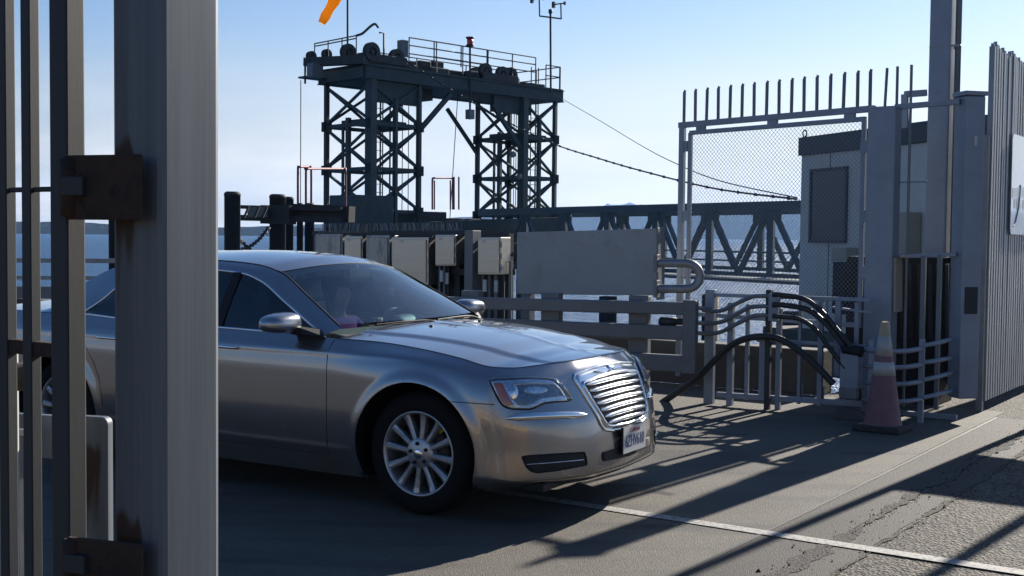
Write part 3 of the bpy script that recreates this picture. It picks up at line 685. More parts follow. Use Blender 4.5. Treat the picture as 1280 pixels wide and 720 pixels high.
def sidept(x, z, sgn=-1): return cast((x, 3 * sgn, z), (0, -sgn, 0)) or (Vector((x, .95 * sgn, z)), Vector((0, sgn, 0)))
def resample(pts, n, closed=True):
    P = [Vector((p[0], p[1], 0)) for p in pts]; P2 = P + [P[0]] if closed else P
    Ls = [0]
    for a_, b_ in zip(P2, P2[1:]): Ls.append(Ls[-1] + (b_ - a_).length)
    out = []
    for k in range(n):
        s_ = Ls[-1] * k / (n if closed else n - 1)
        for i in range(len(P2) - 1):
            if Ls[i] <= s_ <= Ls[i + 1] + 1e-9:
                t = (s_ - Ls[i]) / max(1e-9, Ls[i + 1] - Ls[i]); out.append(P2[i].lerp(P2[i + 1], t)); break
    return out
def mirv(p, on): return Vector((p.x, -p.y, p.z)) if on else Vector(p)
def patch(outline, fn, off, n=72, rings=7, far=False, skirt=-.004, ctr=None):
    """skin-conforming lid over a closed outline; off(r) is its height above the skin, r=1 at the rim"""
    O = resample(outline, n); c = Vector((ctr[0], ctr[1], 0)) if ctr else sum(O, Vector()) / n
    b = MB(); vs = []
    for k in range(-1, rings):
        r_ = 1 if k < 0 else 1 - k / rings
        for q in O:
            u_ = c.lerp(q, r_); p, nn = fn(u_.x, u_.y); vs.append(mirv(p + nn * (skirt if k < 0 else off(r_)), far))
    p, nn = fn(c.x, c.y); vs.append(mirv(p + nn * off(0), far))
    fs = [(k * n + i, k * n + (i + 1) % n, (k + 1) * n + (i + 1) % n, (k + 1) * n + i) for k in range(rings) for i in range(n)] + [(rings * n + i, rings * n + (i + 1) % n, (rings + 1) * n) for i in range(n)]
    b.add(vs, fs, True); return b
def outline_tube(outline, fn, r_, h, far=False, n=90, sides=6, closed=True):
    pts = [fn(q.x, q.y) for q in resample(outline, n, closed)]
    return MB().tube([mirv(p + nn * h, far) for p, nn in pts], r_, sides, closed=closed)
def ribbon(b, pts, w_, h, far=False):
    """flat strip on the skin through (point, normal) pairs"""
    vs = []; k = len(pts)
    for i, (p, nn) in enumerate(pts):
        t = (pts[min(i + 1, k - 1)][0] - pts[max(i - 1, 0)][0]).normalized(); s_ = nn.cross(t).normalized()
        ww = w_[i] if isinstance(w_, list) else w_
        for a_, hh in ((-1, -.002), (-.8, h * .75), (0, h), (.8, h * .75), (1, -.002)): vs.append(mirv(p + s_ * (a_ * ww) + nn * hh, far))
    b.add(vs, [(5 * i + j, 5 * i + j + 1, 5 * i + 6 + j, 5 * i + 5 + j) for i in range(k - 1) for j in range(4)], True); return b

# ---- shut lines
gap = MB()
for far in (False, True):
    s_ = -1
    def sd(x, z): return sidept(x, z, -1)
    gap_lines = [[sd(-.635 + .012 * math.sin((z - .3) * 4), z) for z in np.linspace(.293, .975, 24)],
                 [sd(-1.62, z) for z in np.linspace(.293, .985, 24)], [sd(x, .2915) for x in np.linspace(-2.58, -.62, 40)],
                 [sd(x, z) for x, z in [(-2.58, .292), (-2.585, .45), (-2.60, .6), (-2.66, .72), (-2.74, .82), (-2.77, .92), (-2.775, 1.0)]],
                 [sd(x, .684 - .02 * (x - .25)) for x in np.linspace(.262, .50, 12)]]
    for ln_ in gap_lines:
        gap.tube([mirv(p + nn * -.0005, far) for p, nn in ln_], .0028, 5)
    e_ = [(Vector(q), Vector((0, 0, 1))) for q in (Q[::4] * (1, -1, 1)).tolist()]
    gap.tube([mirv(p + nn * .0005, far) for p, nn in e_], .0026, 5)
for sgn in (1, -1): gap.tube([(p * (1, sgn, 1) + (0, sgn * .001, .001)).tolist() for p in Rl[kr0 + 2:kr1]], .0035, 5)
gap.build('shut_lines', M['black'], car, local=True)
# arch liners
for ax_ in (0., -3.052):
    for sgn in (-1, 1):
        lin = MB()
        prof = [(AR - .002, .0), (AR - .002, -.03), (AR + .02, -.05), (AR + .02, -.36), (.05, -.36)]
        yb = np.interp(ax_, [-3.052, 0], [.958, .956])
        vs = []; n = 40
        for r_, h in prof:
            for k in range(n + 1):
                q = -.45 + (PI + .9) * k / n
                yy = yb + h
                if h > -.04: 
                    hh = SKIN.ray_cast(Vector((ax_ + (AR + .01) * math.cos(q), 3, AZ + (AR + .01) * math.sin(q))), Vector((0, -1, 0)))[0]
                    yy = (hh.y if hh else .88) + h - .002
                vs.append((ax_ + r_ * math.cos(q), sgn * yy, max(.16, AZ + r_ * math.sin(q))))
        lin.add(vs, [(i * (n + 1) + k, i * (n + 1) + k + 1, (i + 1) * (n + 1) + k + 1, (i + 1) * (n + 1) + k) for i in range(4) for k in range(n)], True)
        lin.build('wheel_arch_liner', M['black'], car, local=True)
# underside
ub = MB(); ub.box((-3.9, -.80, .20), (-3.5, .80, .30)); ub.box((-2.62, -.86, .17), (-.44, .86, .23)); ub.box((.42, -.74, .20), (.74, .74, .24)); ub.box((-.44, -.5, .2), (.45, .5, .5)); ub.box((-3.5, -.5, .2), (-2.62, .5, .5)); ub.build('underbody', M['black'], car, local=True)

# ---- wheels
def wheel(x, sgn):
    yo = sgn * .893
    b = MB(); c = (x, yo, .358); ax_ = (0, sgn, 0)
    b.lathe(c, ax_, [(.232, -.02), (.240, -.004), (.262, .006), (.30, .008), (.325, .001), (.345, -.016), (.356, -.04), (.358, -.07), (.358, -.17), (.352, -.205), (.32, -.235), (.24, -.225), (.232, -.2)], 72)
    w_ = b.build('wheel', M['tyre'], car, local=True)
    r_ = MB()
    r_.lathe(c, ax_, [(.244, -.012), (.246, .000), (.240, .004), (.232, -.002), (.226, -.02), (.222, -.10), (.215, -.2)], 64)
    yc = 0
    for k in range(12):
        q = 2 * PI * k / 12 + .42
        def pt(rad, dw, h): return Vector((x + rad * math.cos(q) - dw * math.sin(q), yo + sgn * h, .358 + rad * math.sin(q) + dw * math.cos(q)))
        secs = []
        for rad, wd, h, dp in ((.05, .013, -.016, .05), (.09, .0145, -.016, .05), (.15, .0165, -.018, .045), (.20, .0195, -.016, .04), (.232, .024, -.010, .03)):
            secs.append([pt(rad, -wd, h - .006), pt(rad, -wd * .35, h + .002), pt(rad, wd * .35, h + .002), pt(rad, wd, h - .006), pt(rad, wd * .9, h - dp), pt(rad, -wd * .9, h - dp)])
        vs = [p for s_ in secs for p in s_]
        r_.add(vs, [(6 * i + j, 6 * i + (j + 1) % 6, 6 * i + 6 + (j + 1) % 6, 6 * i + 6 + j) for i in range(4) for j in range(6)], False)
    r_.lathe(c, ax_, [(.0, -.002), (.03, -.003), (.05, -.010), (.080, -.012), (.092, -.022), (.095, -.06)], 32)
    r_.build('rim', M['rim'], w_, local=True)
    d = MB(); d.lathe(c, ax_, [(.05, -.075), (.165, -.075), (.165, -.1), (.05, -.1)], 40); d.build('brake_disc', M['tower_dark'], w_, local=True)
    d = MB(); d.lathe(c, ax_, [(.22, -.14), (.02, -.141)], 40); d.build('wheel_back', M['black'], w_, local=True)
    cp_ = MB(); cp_.lathe(c, ax_, [(.0, .004), (.02, .003), (.028, .0), (.030, -.008)], 24); cp_.build('hub_cap', M['chrome'], w_, local=True)
    for k in range(5):
        q = 2 * PI * k / 5 + 1.72; ln_ = MB(); ln_.lathe((x + .0575 * math.cos(q), yo, .358 + .0575 * math.sin(q)), ax_, [(0, .006), (.008, .004), (.011, -.004), (.012, -.02)], 8); ln_.build('lug_nut', M['dark'], w_, local=True)
    if sgn < 0 and x == 0:
        s_ = MB(); q = .93; p = Vector((x + .19 * math.cos(q), yo + .06, .358 + .19 * math.sin(q))); s_.obox(p, (.014, 0, .012), (0, .004, 0), (-.016, 0, .022)); s_.build('caliper_tag', plain('yellow_tag', (.65, .5, .03), .5), w_, local=True)
for x in (0., -3.052):
    for sgn in (-1, 1): wheel(x, sgn)

# ---- lamps, trims, grille
HL = [(612, 475.6), (617.7, 474.2), (635.4, 473.6), (659, 472.5), (685, 473.3), (694.5, 475), (702.7, 482), (709.8, 492.8), (714, 498.7), (711.6, 501), (694.5, 502.2), (680.3, 504), (673.2, 507), (668.5, 509.9), (661.4, 511.7), (647.2, 511.7), (635.4, 510.5), (628.3, 507), (622.4, 498.7), (616.5, 486.9)]
AM = [(616.2, 478.8), (628.3, 479.3), (631.9, 488), (636.6, 497.5), (643.1, 507), (634.2, 507), (629.5, 504.6), (622.4, 494)]
IN_ = [(640, 479.5), (660, 478.4), (690, 479.5), (697, 482.5), (704, 494), (694, 496.3), (680, 497), (672.5, 500), (666, 504), (656, 507.2), (648, 506.5), (641, 499), (637.5, 488)]
PJ = [(642 + 5.4 * math.cos(q), 490.5 + 9.6 * math.sin(q)) for q in [2 * PI * k / 20 for k in range(20)]]
PJ2 = [(669 + 15 * math.cos(q), 488 + 4.6 * math.sin(q)) for q in [2 * PI * k / 20 for k in range(20)]]
ST = [(632, 523.2), (645, 521.9), (670, 520.3), (700, 518.9), (732, 518.6)]
FG = [(652.3, 571.3), (660, 569.8), (695, 567.5), (730.4, 565.4), (733, 574), (733.3, 581), (697, 588), (671.8, 590.8), (664, 589), (658, 584)]
for far in (False, True):
    hl = patch(HL, hit, lambda r: .002, far=far, ctr=(656, 491)).build('headlight', M['reflector'], car, local=True)
    patch(IN_, hit, lambda r: .0045, far=far).build('lamp_bezel', mat('lamp_inner_bezel', (.20, .22, .24), .3, .7, .4, 60, .3, 80) if not far else bpy.data.materials['lamp_inner_bezel'], hl, local=True)
    patch(AM, hit, lambda r: .006, far=far, n=40).build('turn_signal', M['amber'], hl, local=True)
    patch(PJ, hit, lambda r: .007 + .012 * (1 - r), n=32, far=far).build('projector_lens', M['chrome'], hl, local=True)
    patch(PJ2, hit, lambda r: .006 + .003 * (1 - r), n=32, far=far).build('reflector_bowl', M['reflector'], hl, local=True)
    t_ = MB(); ribbon(t_, [hit(q.x, q.y) for q in resample([(640, 481.2), (664, 479.8), (692, 480.5), (699, 487), (704, 495)], 24, False)], .006, .010, far); t_.build('running_light', M['white'], hl, local=True)
    patch(HL, hit, lambda r: .022 - .008 * r ** 6, far=far, rings=9, ctr=(656, 491)).build('lens', M['lens'], hl, local=True)
    outline_tube(HL, hit, .0055, .001, far).build('lamp_gasket', M['black'], hl, local=True)
    t_ = MB(); ribbon(t_, [hit(q.x, q.y) for q in resample(ST, 30, False)], [.006 + .016 * min(1, i / 5, (29 - i) / 2.5) for i in range(30)], .014, far); t_.build('bumper_trim', M['chrome'], bumper, local=True)
    patch(FG, hit, lambda r: .0015, far=far).build('lower_vent', M['black'], bumper, local=True)
    outline_tube(FG, hit, .005, .001, far).build('vent_rim', M['dark'], bumper, local=True)
    t_ = MB(); ribbon(t_, [hit(q.x, q.y) for q in resample([(658, 580.5), (690, 578.2), (729, 574.6)], 20, False)], .0035, .008, far); t_.build('vent_strip', M['reflector'], bumper, local=True)
GR = [(-.385, .815), (-.2, .832), (0, .838), (.2, .832), (.385, .815), (.405, .795), (.40, .76), (.36, .64), (.315, .53), (.28, .495), (.2, .48), (0, .472), (-.2, .48), (-.28, .495), (-.315, .53), (-.36, .64), (-.40, .76), (-.405, .795)]
GI = [(-.355, .765), (-.2, .782), (0, .788), (.2, .782), (.355, .765), (.362, .745), (.325, .63), (.285, .545), (.25, .515), (.2, .506), (0, .50), (-.2, .506), (-.25, .515), (-.285, .545), (-.325, .63), (-.362, .745)]
gs = patch(GR, front, lambda r: .006 if r < .97 else .004, n=120, rings=10).build('grille', M['chrome'], bumper, local=True)
bm_ = outline_tube(GR, front, .009, .003, n=140, sides=8); bm_.build('grille_surround', M['chrome'], bumper, local=True)
patch(GI, front, lambda r: .0085, n=100).build('grille_opening', M['black'], bumper, local=True)
outline_tube(GI, front, .010, .010, n=120, sides=8).build('grille_inner_rim', M['chrome'], bumper, local=True)
for k in range(7):
    z = .752 - .0365 * k
    hw = float(np.interp(z, [.50, .515, .545, .63, .745, .79], [.20, .24, .276, .318, .352, .35]))
    pts = [front(y, z - .010 * (y / hw) ** 2 + .006) for y in np.linspace(-hw, hw, 31)]
    wd = [.0035 + .0095 * min(1, (1 - abs(y)) / .22) for y in np.linspace(-1, 1, 31)]
    t_ = MB(); ribbon(t_, [(p + nn * .006, nn) for p, nn in pts], wd, .022); t_.build('grille_bar', M['chrome'], bumper, local=True)
# winged emblem
em = MB(); p, nn = front(0, .812); em.lathe(p, nn, [(.0, .018), (.022, .018), (.026, .014), (.026, .0)], 24)
emo = em.build('emblem', M['chrome'], bumper, local=True)
for sgn in (-1, 1):
    em = MB()
    wing = [(.03, .812), (.06, .822), (.12, .822), (.19, .815), (.165, .808), (.13, .803), (.09, .800), (.045, .800), (.03, .804)]
    pts = [front(y * sgn, z) for y, z in wing]; a_ = [p + nn * .008 for p, nn in pts]; b_ = [p + nn * .016 for p, nn in pts]; n = len(a_)
    em.add(a_ + b_, [tuple(range(n)), tuple(range(n, 2 * n))] + [(i, (i + 1) % n, n + (i + 1) % n, n + i) for i in range(n)])
    em.build('emblem_wing', M['chrome'], bumper, local=True)
# centre intake and plate
CI = [(-.325, .372), (0, .378), (.325, .372), (.335, .35), (.32, .318), (0, .305), (-.32, .318), (-.335, .35)]
patch(CI, front, lambda r: .0015, n=80).build('lower_intake', M['black'], bumper, local=True)
PC = Vector((.934, .015, .414))
pb = MB(); pb.box((PC.x - .016, PC.y - .158, PC.z - .082), (PC.x - .003, PC.y + .158, PC.z + .082)); pb_o = pb.build('plate_frame', M['dark'], bumper, local=True, bevel=.002)
pb = MB(); pb.box((PC.x - .004, PC.y - .1525, PC.z - .0765), (PC.x, PC.y + .1525, PC.z + .0765)); plate = pb.build('number_plate', M['plate'], car, local=True)
def text(body_, size, x, y, z, m, parent, name, sx=1., shear=0., rot=None, bold=0.):
    cu = bpy.data.curves.new(name, 'FONT'); cu.body = body_; cu.size = size; cu.align_x = 'CENTER'; cu.align_y = 'CENTER'; cu.extrude = .0012; cu.shear = shear; cu.offset = bold
    o = bpy.data.objects.new(name, cu); COL.objects.link(o)
    me = bpy.data.meshes.new_from_object(o.evaluated_get(bpy.context.evaluated_depsgraph_get())); bpy.data.objects.remove(o)
    R = rot or Matrix(((0, 0, 1), (1, 0, 0), (0, 1, 0)))
    for v in me.vertices: v.co = R @ Vector((v.co.x * sx, v.co.y, v.co.z)) + Vector((x, y, z))
    me.materials.clear(); me.materials.append(m)
    o = bpy.data.objects.new(name, me); COL.objects.link(o); o.parent = parent; return o
text('6ZHV610', .098, PC.x + .0002, PC.y, PC.z - .012, M['plate_ink'], plate, 'plate_number', sx=.66, bold=.0004)
text('California', .036, PC.x + .0002, PC.y, PC.z + .053, M['plate_red'], plate, 'plate_state', sx=.95, shear=.3)
# mirrors
for sgn in (-1, 1):
    mb = MB(); c = Vector((-.91, sgn * 1.035, 1.066)); vs = []; n = 28; k = 14
    for i in range(k + 1):
        th = PI * i / k
        for j in range(n):
            ph = 2 * PI * j / n
            q = Vector((math.sin(th) * math.cos(ph), math.cos(th), math.sin(th) * math.sin(ph)))
            sp = lambda v_, e_: math.copysign(abs(v_) ** e_, v_)
            vs.append((c.x + sp(q.x, .75) * .090, c.y + sp(q.y, .7) * .140 * sgn, c.z + sp(q.z, .72) * (.068 if q.z > 0 else .058) * (1 - .18 * (q.y * 1.0))))
    mb.add(vs, [(i * n + j, i * n + (j + 1) % n, (i + 1) * n + (j + 1) % n, (i + 1) * n + j) for i in range(k) for j in range(n)], True)
    mo = mb.build('door_mirror', M['paint'], car, local=True)
    ar = MB(); ar.hexa([(-.93, sgn * .86, .985), (-.70, sgn * .86, .985), (-.78, sgn * .99, 1.01), (-.90, sgn * .99, 1.01), (-.92, sgn * .845, 1.05), (-.75, sgn * .85, 1.03), (-.80, sgn * .98, 1.045), (-.90, sgn * .98, 1.05)]); ar.build('mirror_arm', M['dark'], mo, local=True)
    mg = MB(); mg.lathe((-.968, sgn * 1.035, 1.066), (-1, 0, 0), [(0, .028), (.045, .026), (.052, .01)], 20); mg.build('mirror_glass', M['win_dark'], mo, local=True)
    # handles
    for x in (-1.45, -2.52):
        h = MB(); p, nn = sidept(x, .892, sgn)
        h.tube(smooth_path([p + Vector((-.10, 0, 0)), p + Vector((-.085, sgn * .022, .002)), p + Vector((0, sgn * .03, .004)), p + Vector((.085, sgn * .022, .002)), p + Vector((.10, 0, 0))], 4), .011, 8)
        h.build('door_handle', M['chrome'], doors[('f' if x > -2 else 'r', sgn)], local=True)
# wipers and washer jets
for y0, y1 in ((.62, .02), (.05, -.55)):
    wp = MB(); f_ = lambda y, dz: Vector((-.60 + .135 * (1 - (y / .76) ** 2) * .9 - .02, y, 1.035 + .006 * (1 - (y / .76) ** 2) + dz))
    wp.tube(smooth_path([f_(y0, -.02) + Vector((.05, 0, 0)), f_(y0 * .8 + y1 * .2, .012), f_(y0 * .4 + y1 * .6, .018), f_(y1, .012)], 5), .006, 6); wp.tube([f_(y0 * .75 + y1 * .25, .004), f_(y1 - .06, .008)], .004, 5)
    wp.build('wiper', M['dark'], car, local=True)
for y in (-.28, .28):
    h = cast((-.34, y, 3), (0, 0, -1)); wj = MB(); wj.lathe(h[0], (0, 0, 1), [(.014, -.003), (.012, .008), (.0, .010)], 10); wj.build('washer_jet', M['dark'], hood, local=True)
# ---- interior
it = MB(); it.box((-3.2, -.80, .24), (-.62, .80, .30)); it.build('cabin_floor', M['black'], car, local=True)
for sgn in (-1, 1):
    it = MB(); it.box((-2.85, sgn * .80 - .015, .28), (-.66, sgn * .80 + .015, .955)); it.build('door_card', M['dash'], car, local=True)
ds = MB(); prof = [(-.60, .80), (-.585, .985), (-.72, 1.003), (-.92, 1.0), (-1.03, .97), (-1.07, .90), (-1.03, .78), (-.95, .62), (-.70, .5)]
ds.prism([(x, -.78, z) for x, z in prof], (0, 1.56, 0)); ds.build('dashboard', M['dash'], car, local=True, bevel=.012)
bn = MB(); bn.lathe((-1.0, .37, .985), (0, 1, 0), [(0, -.19), (.05, -.18), (.065, -.1), (.068, 0), (.065, .1), (.05, .18), (0, .19)], 18); bn.build('instrument_hood', M['dash'], car, local=True)
sw = MB(); ct, a1_, a2_ = Vector((-1.17, .37, .915)), Vector((0, .187, 0)), Vector((.075, 0, .171)); sw.tube(arc(ct, a1_, a2_, 0, 2 * PI, 36)[:-1], .015, 8, closed=True)
for q in (0, PI, -PI / 2): sw.bar(ct, ct + a1_ * math.cos(q) + a2_ * math.sin(q), .03, .02)
sw.lathe(ct + Vector((.01, 0, 0)), (-.9, 0, .42), [(0, .03), (.05, .026), (.065, 0), (.06, -.03)], 18); sw.build('steering_wheel', M['dash'], car, local=True)
def seat(x, y):
    b = MB(); b.obox((x, y, .46), (.26, 0, .03), (0, .25, 0), (0, 0, .09)); b.obox((x - .30, y, .80), (.06, 0, .01), (0, .24, 0), (-.09, 0, .30)); o = b.build('seat', M['seat'], car, local=True, bevel=.04)
    b = MB(); b.obox((x - .415, y, 1.19), (.045, 0, .01), (0, .13, 0), (-.015, 0, .085)); b.tube([(x - .40, y - .06, 1.08), (x - .41, y - .06, 1.13)], .008, 6); b.build('headrest', M['seat'], o, local=True, bevel=.025)
for y in (-.37, .37): seat(-1.50, y)
b = MB(); b.obox((-2.55, 0, .45), (.28, 0, .02), (0, .66, 0), (0, 0, .10)); b.obox((-2.86, 0, .82), (.06, 0, .02), (0, .66, 0), (-.10, 0, .30)); b.build('rear_seat', M['seat'], car, local=True, bevel=.04)
b = MB(); b.box((-3.4, -.70, 1.0), (-2.9, .70, 1.02)); b.build('parcel_shelf', M['dash'], car, local=True)
b = MB(); b.obox((-1.14, 0, 1.345), (.012, 0, 0), (0, .11, 0), (0, 0, .032)); b.tube([(-1.14, 0, 1.37), (-1.16, 0, 1.392)], .008, 6); b.build('rear_view_mirror', M['dark'], car, local=True)

# ---- driver
def w_(p): return CAR_LOC + Matrix.Rotation(-CA, 3, 'Z') @ Vector(p)
def skin_body(name, joints, edges, m, parent=None, root=0, sub=2, **kw):
    me = bpy.data.meshes.new(name); b = base_of(parent) if parent else Vector(joints[root][0])
    me.from_pydata([Vector(j[0]) - b for j in joints], edges, []); o = bpy.data.objects.new(name, me); COL.objects.link(o); o.location = b
    md = o.modifiers.new('skin', 'SKIN'); md.use_smooth_shade = True; md.branch_smoothing = .4
    for i, j in enumerate(joints):
        s_ = me.skin_vertices[0].data[i]; s_.radius = j[1] if isinstance(j[1], tuple) else (j[1], j[1]); s_.use_root = (i == root)
    o.modifiers.new('sub', 'SUBSURF').levels = sub; o.modifiers['sub'].render_levels = sub
    me2 = bpy.data.meshes.new_from_object(o.evaluated_get(bpy.context.evaluated_depsgraph_get())); bpy.data.objects.remove(o)
    me2.materials.clear(); me2.materials.append(m)
    for p in me2.polygons: p.use_smooth = True
    o = bpy.data.objects.new(name, me2); COL.objects.link(o)
    if parent: o.parent = parent
    else: o.location = b
    WL[o.name] = b; return tag(o, **kw)
X0, Y0 = -1.60, .36
J = [((X0, Y0, .60), .13), ((X0 - .03, Y0, .78), .125), ((X0 - .04, Y0, .92), .13), ((X0 - .03, Y0, 1.00), .085), ((X0 - .01, Y0, 1.06), .052), ((X0 + .01, Y0, 1.11), .062), ((X0 + .02, Y0, 1.18), .078), ((X0 + .012, Y0, 1.245), .06),
     ((X0 - .03, Y0 - .19, .965), .060), ((X0 + .10, Y0 - .23, .80), .047), ((X0 + .33, Y0 - .16, .93), .036), ((X0 + .41, Y0 - .15, .985), .030),
     ((X0 - .03, Y0 + .19, .965), .060), ((X0 + .10, Y0 + .23, .80), .047), ((X0 + .33, Y0 + .17, .93), .036), ((X0 + .41, Y0 + .16, .985), .030),
     ((X0 + .22, Y0 - .12, .60), .085), ((X0 + .46, Y0 - .13, .66), .062), ((X0 + .58, Y0 - .13, .36), .045), ((X0 + .22, Y0 + .12, .60), .085), ((X0 + .46, Y0 + .13, .66), .062), ((X0 + .58, Y0 + .13, .36), .045)]
E_ = [(0, 1), (1, 2), (2, 3), (3, 4), (4, 5), (5, 6), (6, 7), (2, 8), (8, 9), (9, 10), (10, 11), (2, 12), (12, 13), (13, 14), (14, 15), (0, 16), (16, 17), (17, 18), (0, 19), (19, 20), (20, 21)]
person = skin_body('person', [(w_(p), r_) for p, r_ in J], E_, M['skin'], label='dark-haired driver in a purple sweater at the wheel of the silver sedan', cat='person')
skin_body('sweater', [(w_(J[i][0]), J[i][1] + .012) for i in (0, 1, 2, 3, 8, 9, 10, 12, 13, 14)], [(0, 1), (1, 2), (2, 3), (2, 4), (4, 5), (5, 6), (2, 7), (7, 8), (8, 9)], M['purple'], person)
skin_body('trousers', [(w_(J[i][0]), J[i][1] + .012) for i in (0, 16, 17, 18, 19, 20, 21)], [(0, 1), (1, 2), (2, 3), (0, 4), (4, 5), (5, 6)], M['seat'], person)
# head details: nose, chin, ears, eyes; hair
hd = w_((X0 + .02, Y0, 1.18)); fx = w_((1, 0, 0)) - w_((0, 0, 0)); fy = w_((0, 1, 0)) - w_((0, 0, 0))
fm = MB(); fm.add([hd + fx * .078 + Z * .012, hd + fx * .082 - fy * .014 - Z * .02, hd + fx * .082 + fy * .014 - Z * .02, hd + fx * .105 - Z * .018, hd + fx * .07 - Z * .035], [(0, 1, 3), (0, 3, 2), (1, 4, 3), (2, 3, 4), (0, 2, 4, 1)], True)
for s_ in (-1, 1): fm.lathe(hd + fy * (.074 * s_) - Z * .01, fy * s_, [(.0, .012), (.02, .01), (.024, 0), (.012, -.01)], 10)
fm.build('face', M['skin'], person)
for s_ in (-1, 1):
    ey = MB(); ey.lathe(hd + fx * .064 + fy * (.03 * s_) + Z * .012, fx, [(0, .007), (.005, .005), (.007, 0)], 8); ey.build('eye', M['hair'], person)
hr = MB(); n = 24; k = 12; vs = []
for i in range(k + 1):
    th = (PI * .62) * i / k
    for j in range(n):
        ph = 2 * PI * j / n; q = fx * math.cos(ph) * math.sin(th) + fy * math.sin(ph) * math.sin(th)
        low = 1.0 if math.cos(ph) < .35 else .62
        th2 = th * low; q = (fx * math.cos(ph) + fy * math.sin(ph)) * math.sin(th2)
        vs.append(hd - fx * .012 + Z * .008 + q * .100 + Z * (.108 * math.cos(th2)))
hr.add(vs, [(i * n + j, i * n + (j + 1) % n, (i + 1) * n + (j + 1) % n, (i + 1) * n + j) for i in range(k) for j in range(n)], True)
hr.lathe(hd - fx * .06 - Z * .05, -Z + fx * .1, [(.07, -.06), (.075, 0), (.06, .08), (.03, .14), (0, .15)], 14)
hr.build('hair', M['hair'], person)
for s_ in (-1, 1):
    wr = Vector(J[11][0]) if s_ < 0 else Vector(J[15][0]); hand_c = wr + Vector((.035, s_ * .012, .02))
    pj = [(w_(wr), .024), (w_(wr + Vector((.03, 0, .02))), .026), (w_(hand_c + Vector((.03, 0, .012))), .024)]
    hp = skin_body('hand', pj, [(0, 1), (1, 2)], M['skin'], person, sub=1)
    for f_i in range(4):
        dy = (-.024 + .016 * f_i); r0_ = wr + Vector((.062, s_ * .012 + dy, .034)); ln_ = (.026, .031, .029, .022)[f_i]
        skin_body('finger', [(w_(r0_), .0088), (w_(r0_ + Vector((ln_, 0, .010))), .0082), (w_(r0_ + Vector((ln_ * 1.25, 0, -.016))), .0075), (w_(r0_ + Vector((ln_ * .7, 0, -.034))), .007)], [(0, 1), (1, 2), (2, 3)], M['skin'], hp, sub=1)
    r0_ = wr + Vector((.03, -s_ * .02, .022)); skin_body('thumb', [(w_(r0_), .0105), (w_(r0_ + Vector((.022, -s_ * .014, .008))), .0095), (w_(r0_ + Vector((.044, -s_ * .012, -.004))), .008)], [(0, 1), (1, 2)], M['skin'], hp, sub=1)
# ================================================================== GATES, RAILS AND YARD THINGS
def post_box(name, c, half, h, m, label, cat, ang, bevel=.012, group=None, z0=0.):
    a_, b_ = Vector((math.cos(ang), math.sin(ang), 0)) * half[0], Vector((-math.sin(ang), math.cos(ang), 0)) * half[1]
    b = MB(); b.obox(Vector((c.x, c.y, z0 + h / 2)), a_, b_, (0, 0, h / 2)); return b, a_, b_

# ---- foreground: the swung-open gate leaf on the left and its hinge post
pc = at(208.5, 300, 2.62)
ang = math.atan2(pc.y, pc.x) - PI / 4 - math.radians(5)
hp = thing('gate_post', 'big square galvanised gate post in the left foreground, hinges rusted', 'post', Vector((pc.x, pc.y, 0)))
b, a_, b_ = post_box('', pc, (.081, .081), 4.2, None, '', '', ang)
b.build('post', M['galv_post'], hp, bevel=.014)
b = MB(); b.obox(Vector((pc.x, pc.y, .012)), a_ * 1.8, b_ * 1.8, (0, 0, .012)); b.build('base_plate', M['rusty'], hp)
near = Vector((pc.x, pc.y, 0)).normalized() * -1
LP = at(85, 300, 2.60)                 # end tube of the leaf
for yy, h_, nm in ((235, .068, 'hinge'), (703, .055, 'hinge')):
    z_ = at(140, yy, 2.55).z
    e0, e1 = Vector((LP.x, LP.y, z_)), Vector((pc.x, pc.y, z_)) + Vector((near.y * .05, -near.x * .05, 0)) + near * .118
    e0 = e0 + near * .05
    b = MB(); b.bar(e0 - Vector((.0, 0, 0)), e1, .012, h_ * 2); ho = b.build('hinge', M['rust'], hp, bevel=.003)
    b = MB(); b.bar(e0 + near * .008 + Z * .002, e0.lerp(e1, .28) + near * .008 + Z * .002, .03, .04); b.build('hinge_lug', M['rusty'], ho, bevel=.003)
    b = MB(); b.lathe(e0.lerp(e1, .05) + Vector((0, 0, -h_ * .9)), (0, 0, 1), [(0, 0), (.02, 0), (.02, h_ * 1.8), (0, h_ * 1.8)], 14); b.build('hinge_pin', M['rust'], ho)
leaf = thing('gate_leaf', 'open galvanised picket gate leaf at the left edge, rust at its joints', 'gate', Vector((LP.x, LP.y, .05)))
ld_ = (at(-260, 300, 3.25) - LP); ld_.z = 0; ld_.normalize()
an2 = math.atan2(LP.y, LP.x) - PI / 4 - .06
def sq(name, p, half, z0, z1, m, par, an, bev=.005):
    b = MB(); b.obox(Vector((p.x, p.y, (z0 + z1) / 2)), Vector((math.cos(an), math.sin(an), 0)) * half, Vector((-math.sin(an), math.cos(an), 0)) * half, (0, 0, (z1 - z0) / 2)); return b.build(name, m, par, bevel=bev)
sq('end_tube', LP, .0262, .06, 3.4, M['rusty'], leaf, an2)
for px_, hw in ((39, .0143), (9, .0143), (-24, .0143), (-58, .0143), (-92, .0143), (-126, .0143), (-160, .0143)):
    # pickets stand along the leaf direction
    r_ = ray(px_, 300); t_ = (LP.x * ld_.y - LP.y * ld_.x) / (r_.x * ld_.y - r_.y * ld_.x); p = r_ * t_
    sq('picket', p, hw, .12, 3.4, M['rusty'], leaf, an2, .003)
far_e = LP + ld_ * 2.0
for yy, r_, m_ in ((236, .0058, 'rusty'), (-400, .012, 'rusty')):
    z_ = at(85, yy, 2.6).z; b = MB(); b.tube([Vector((LP.x, LP.y, z_)), Vector((far_e.x, far_e.y, z_))], r_, 8); b.build('tie_rod', M[m_], leaf)
z_ = at(40, 436, 2.66).z
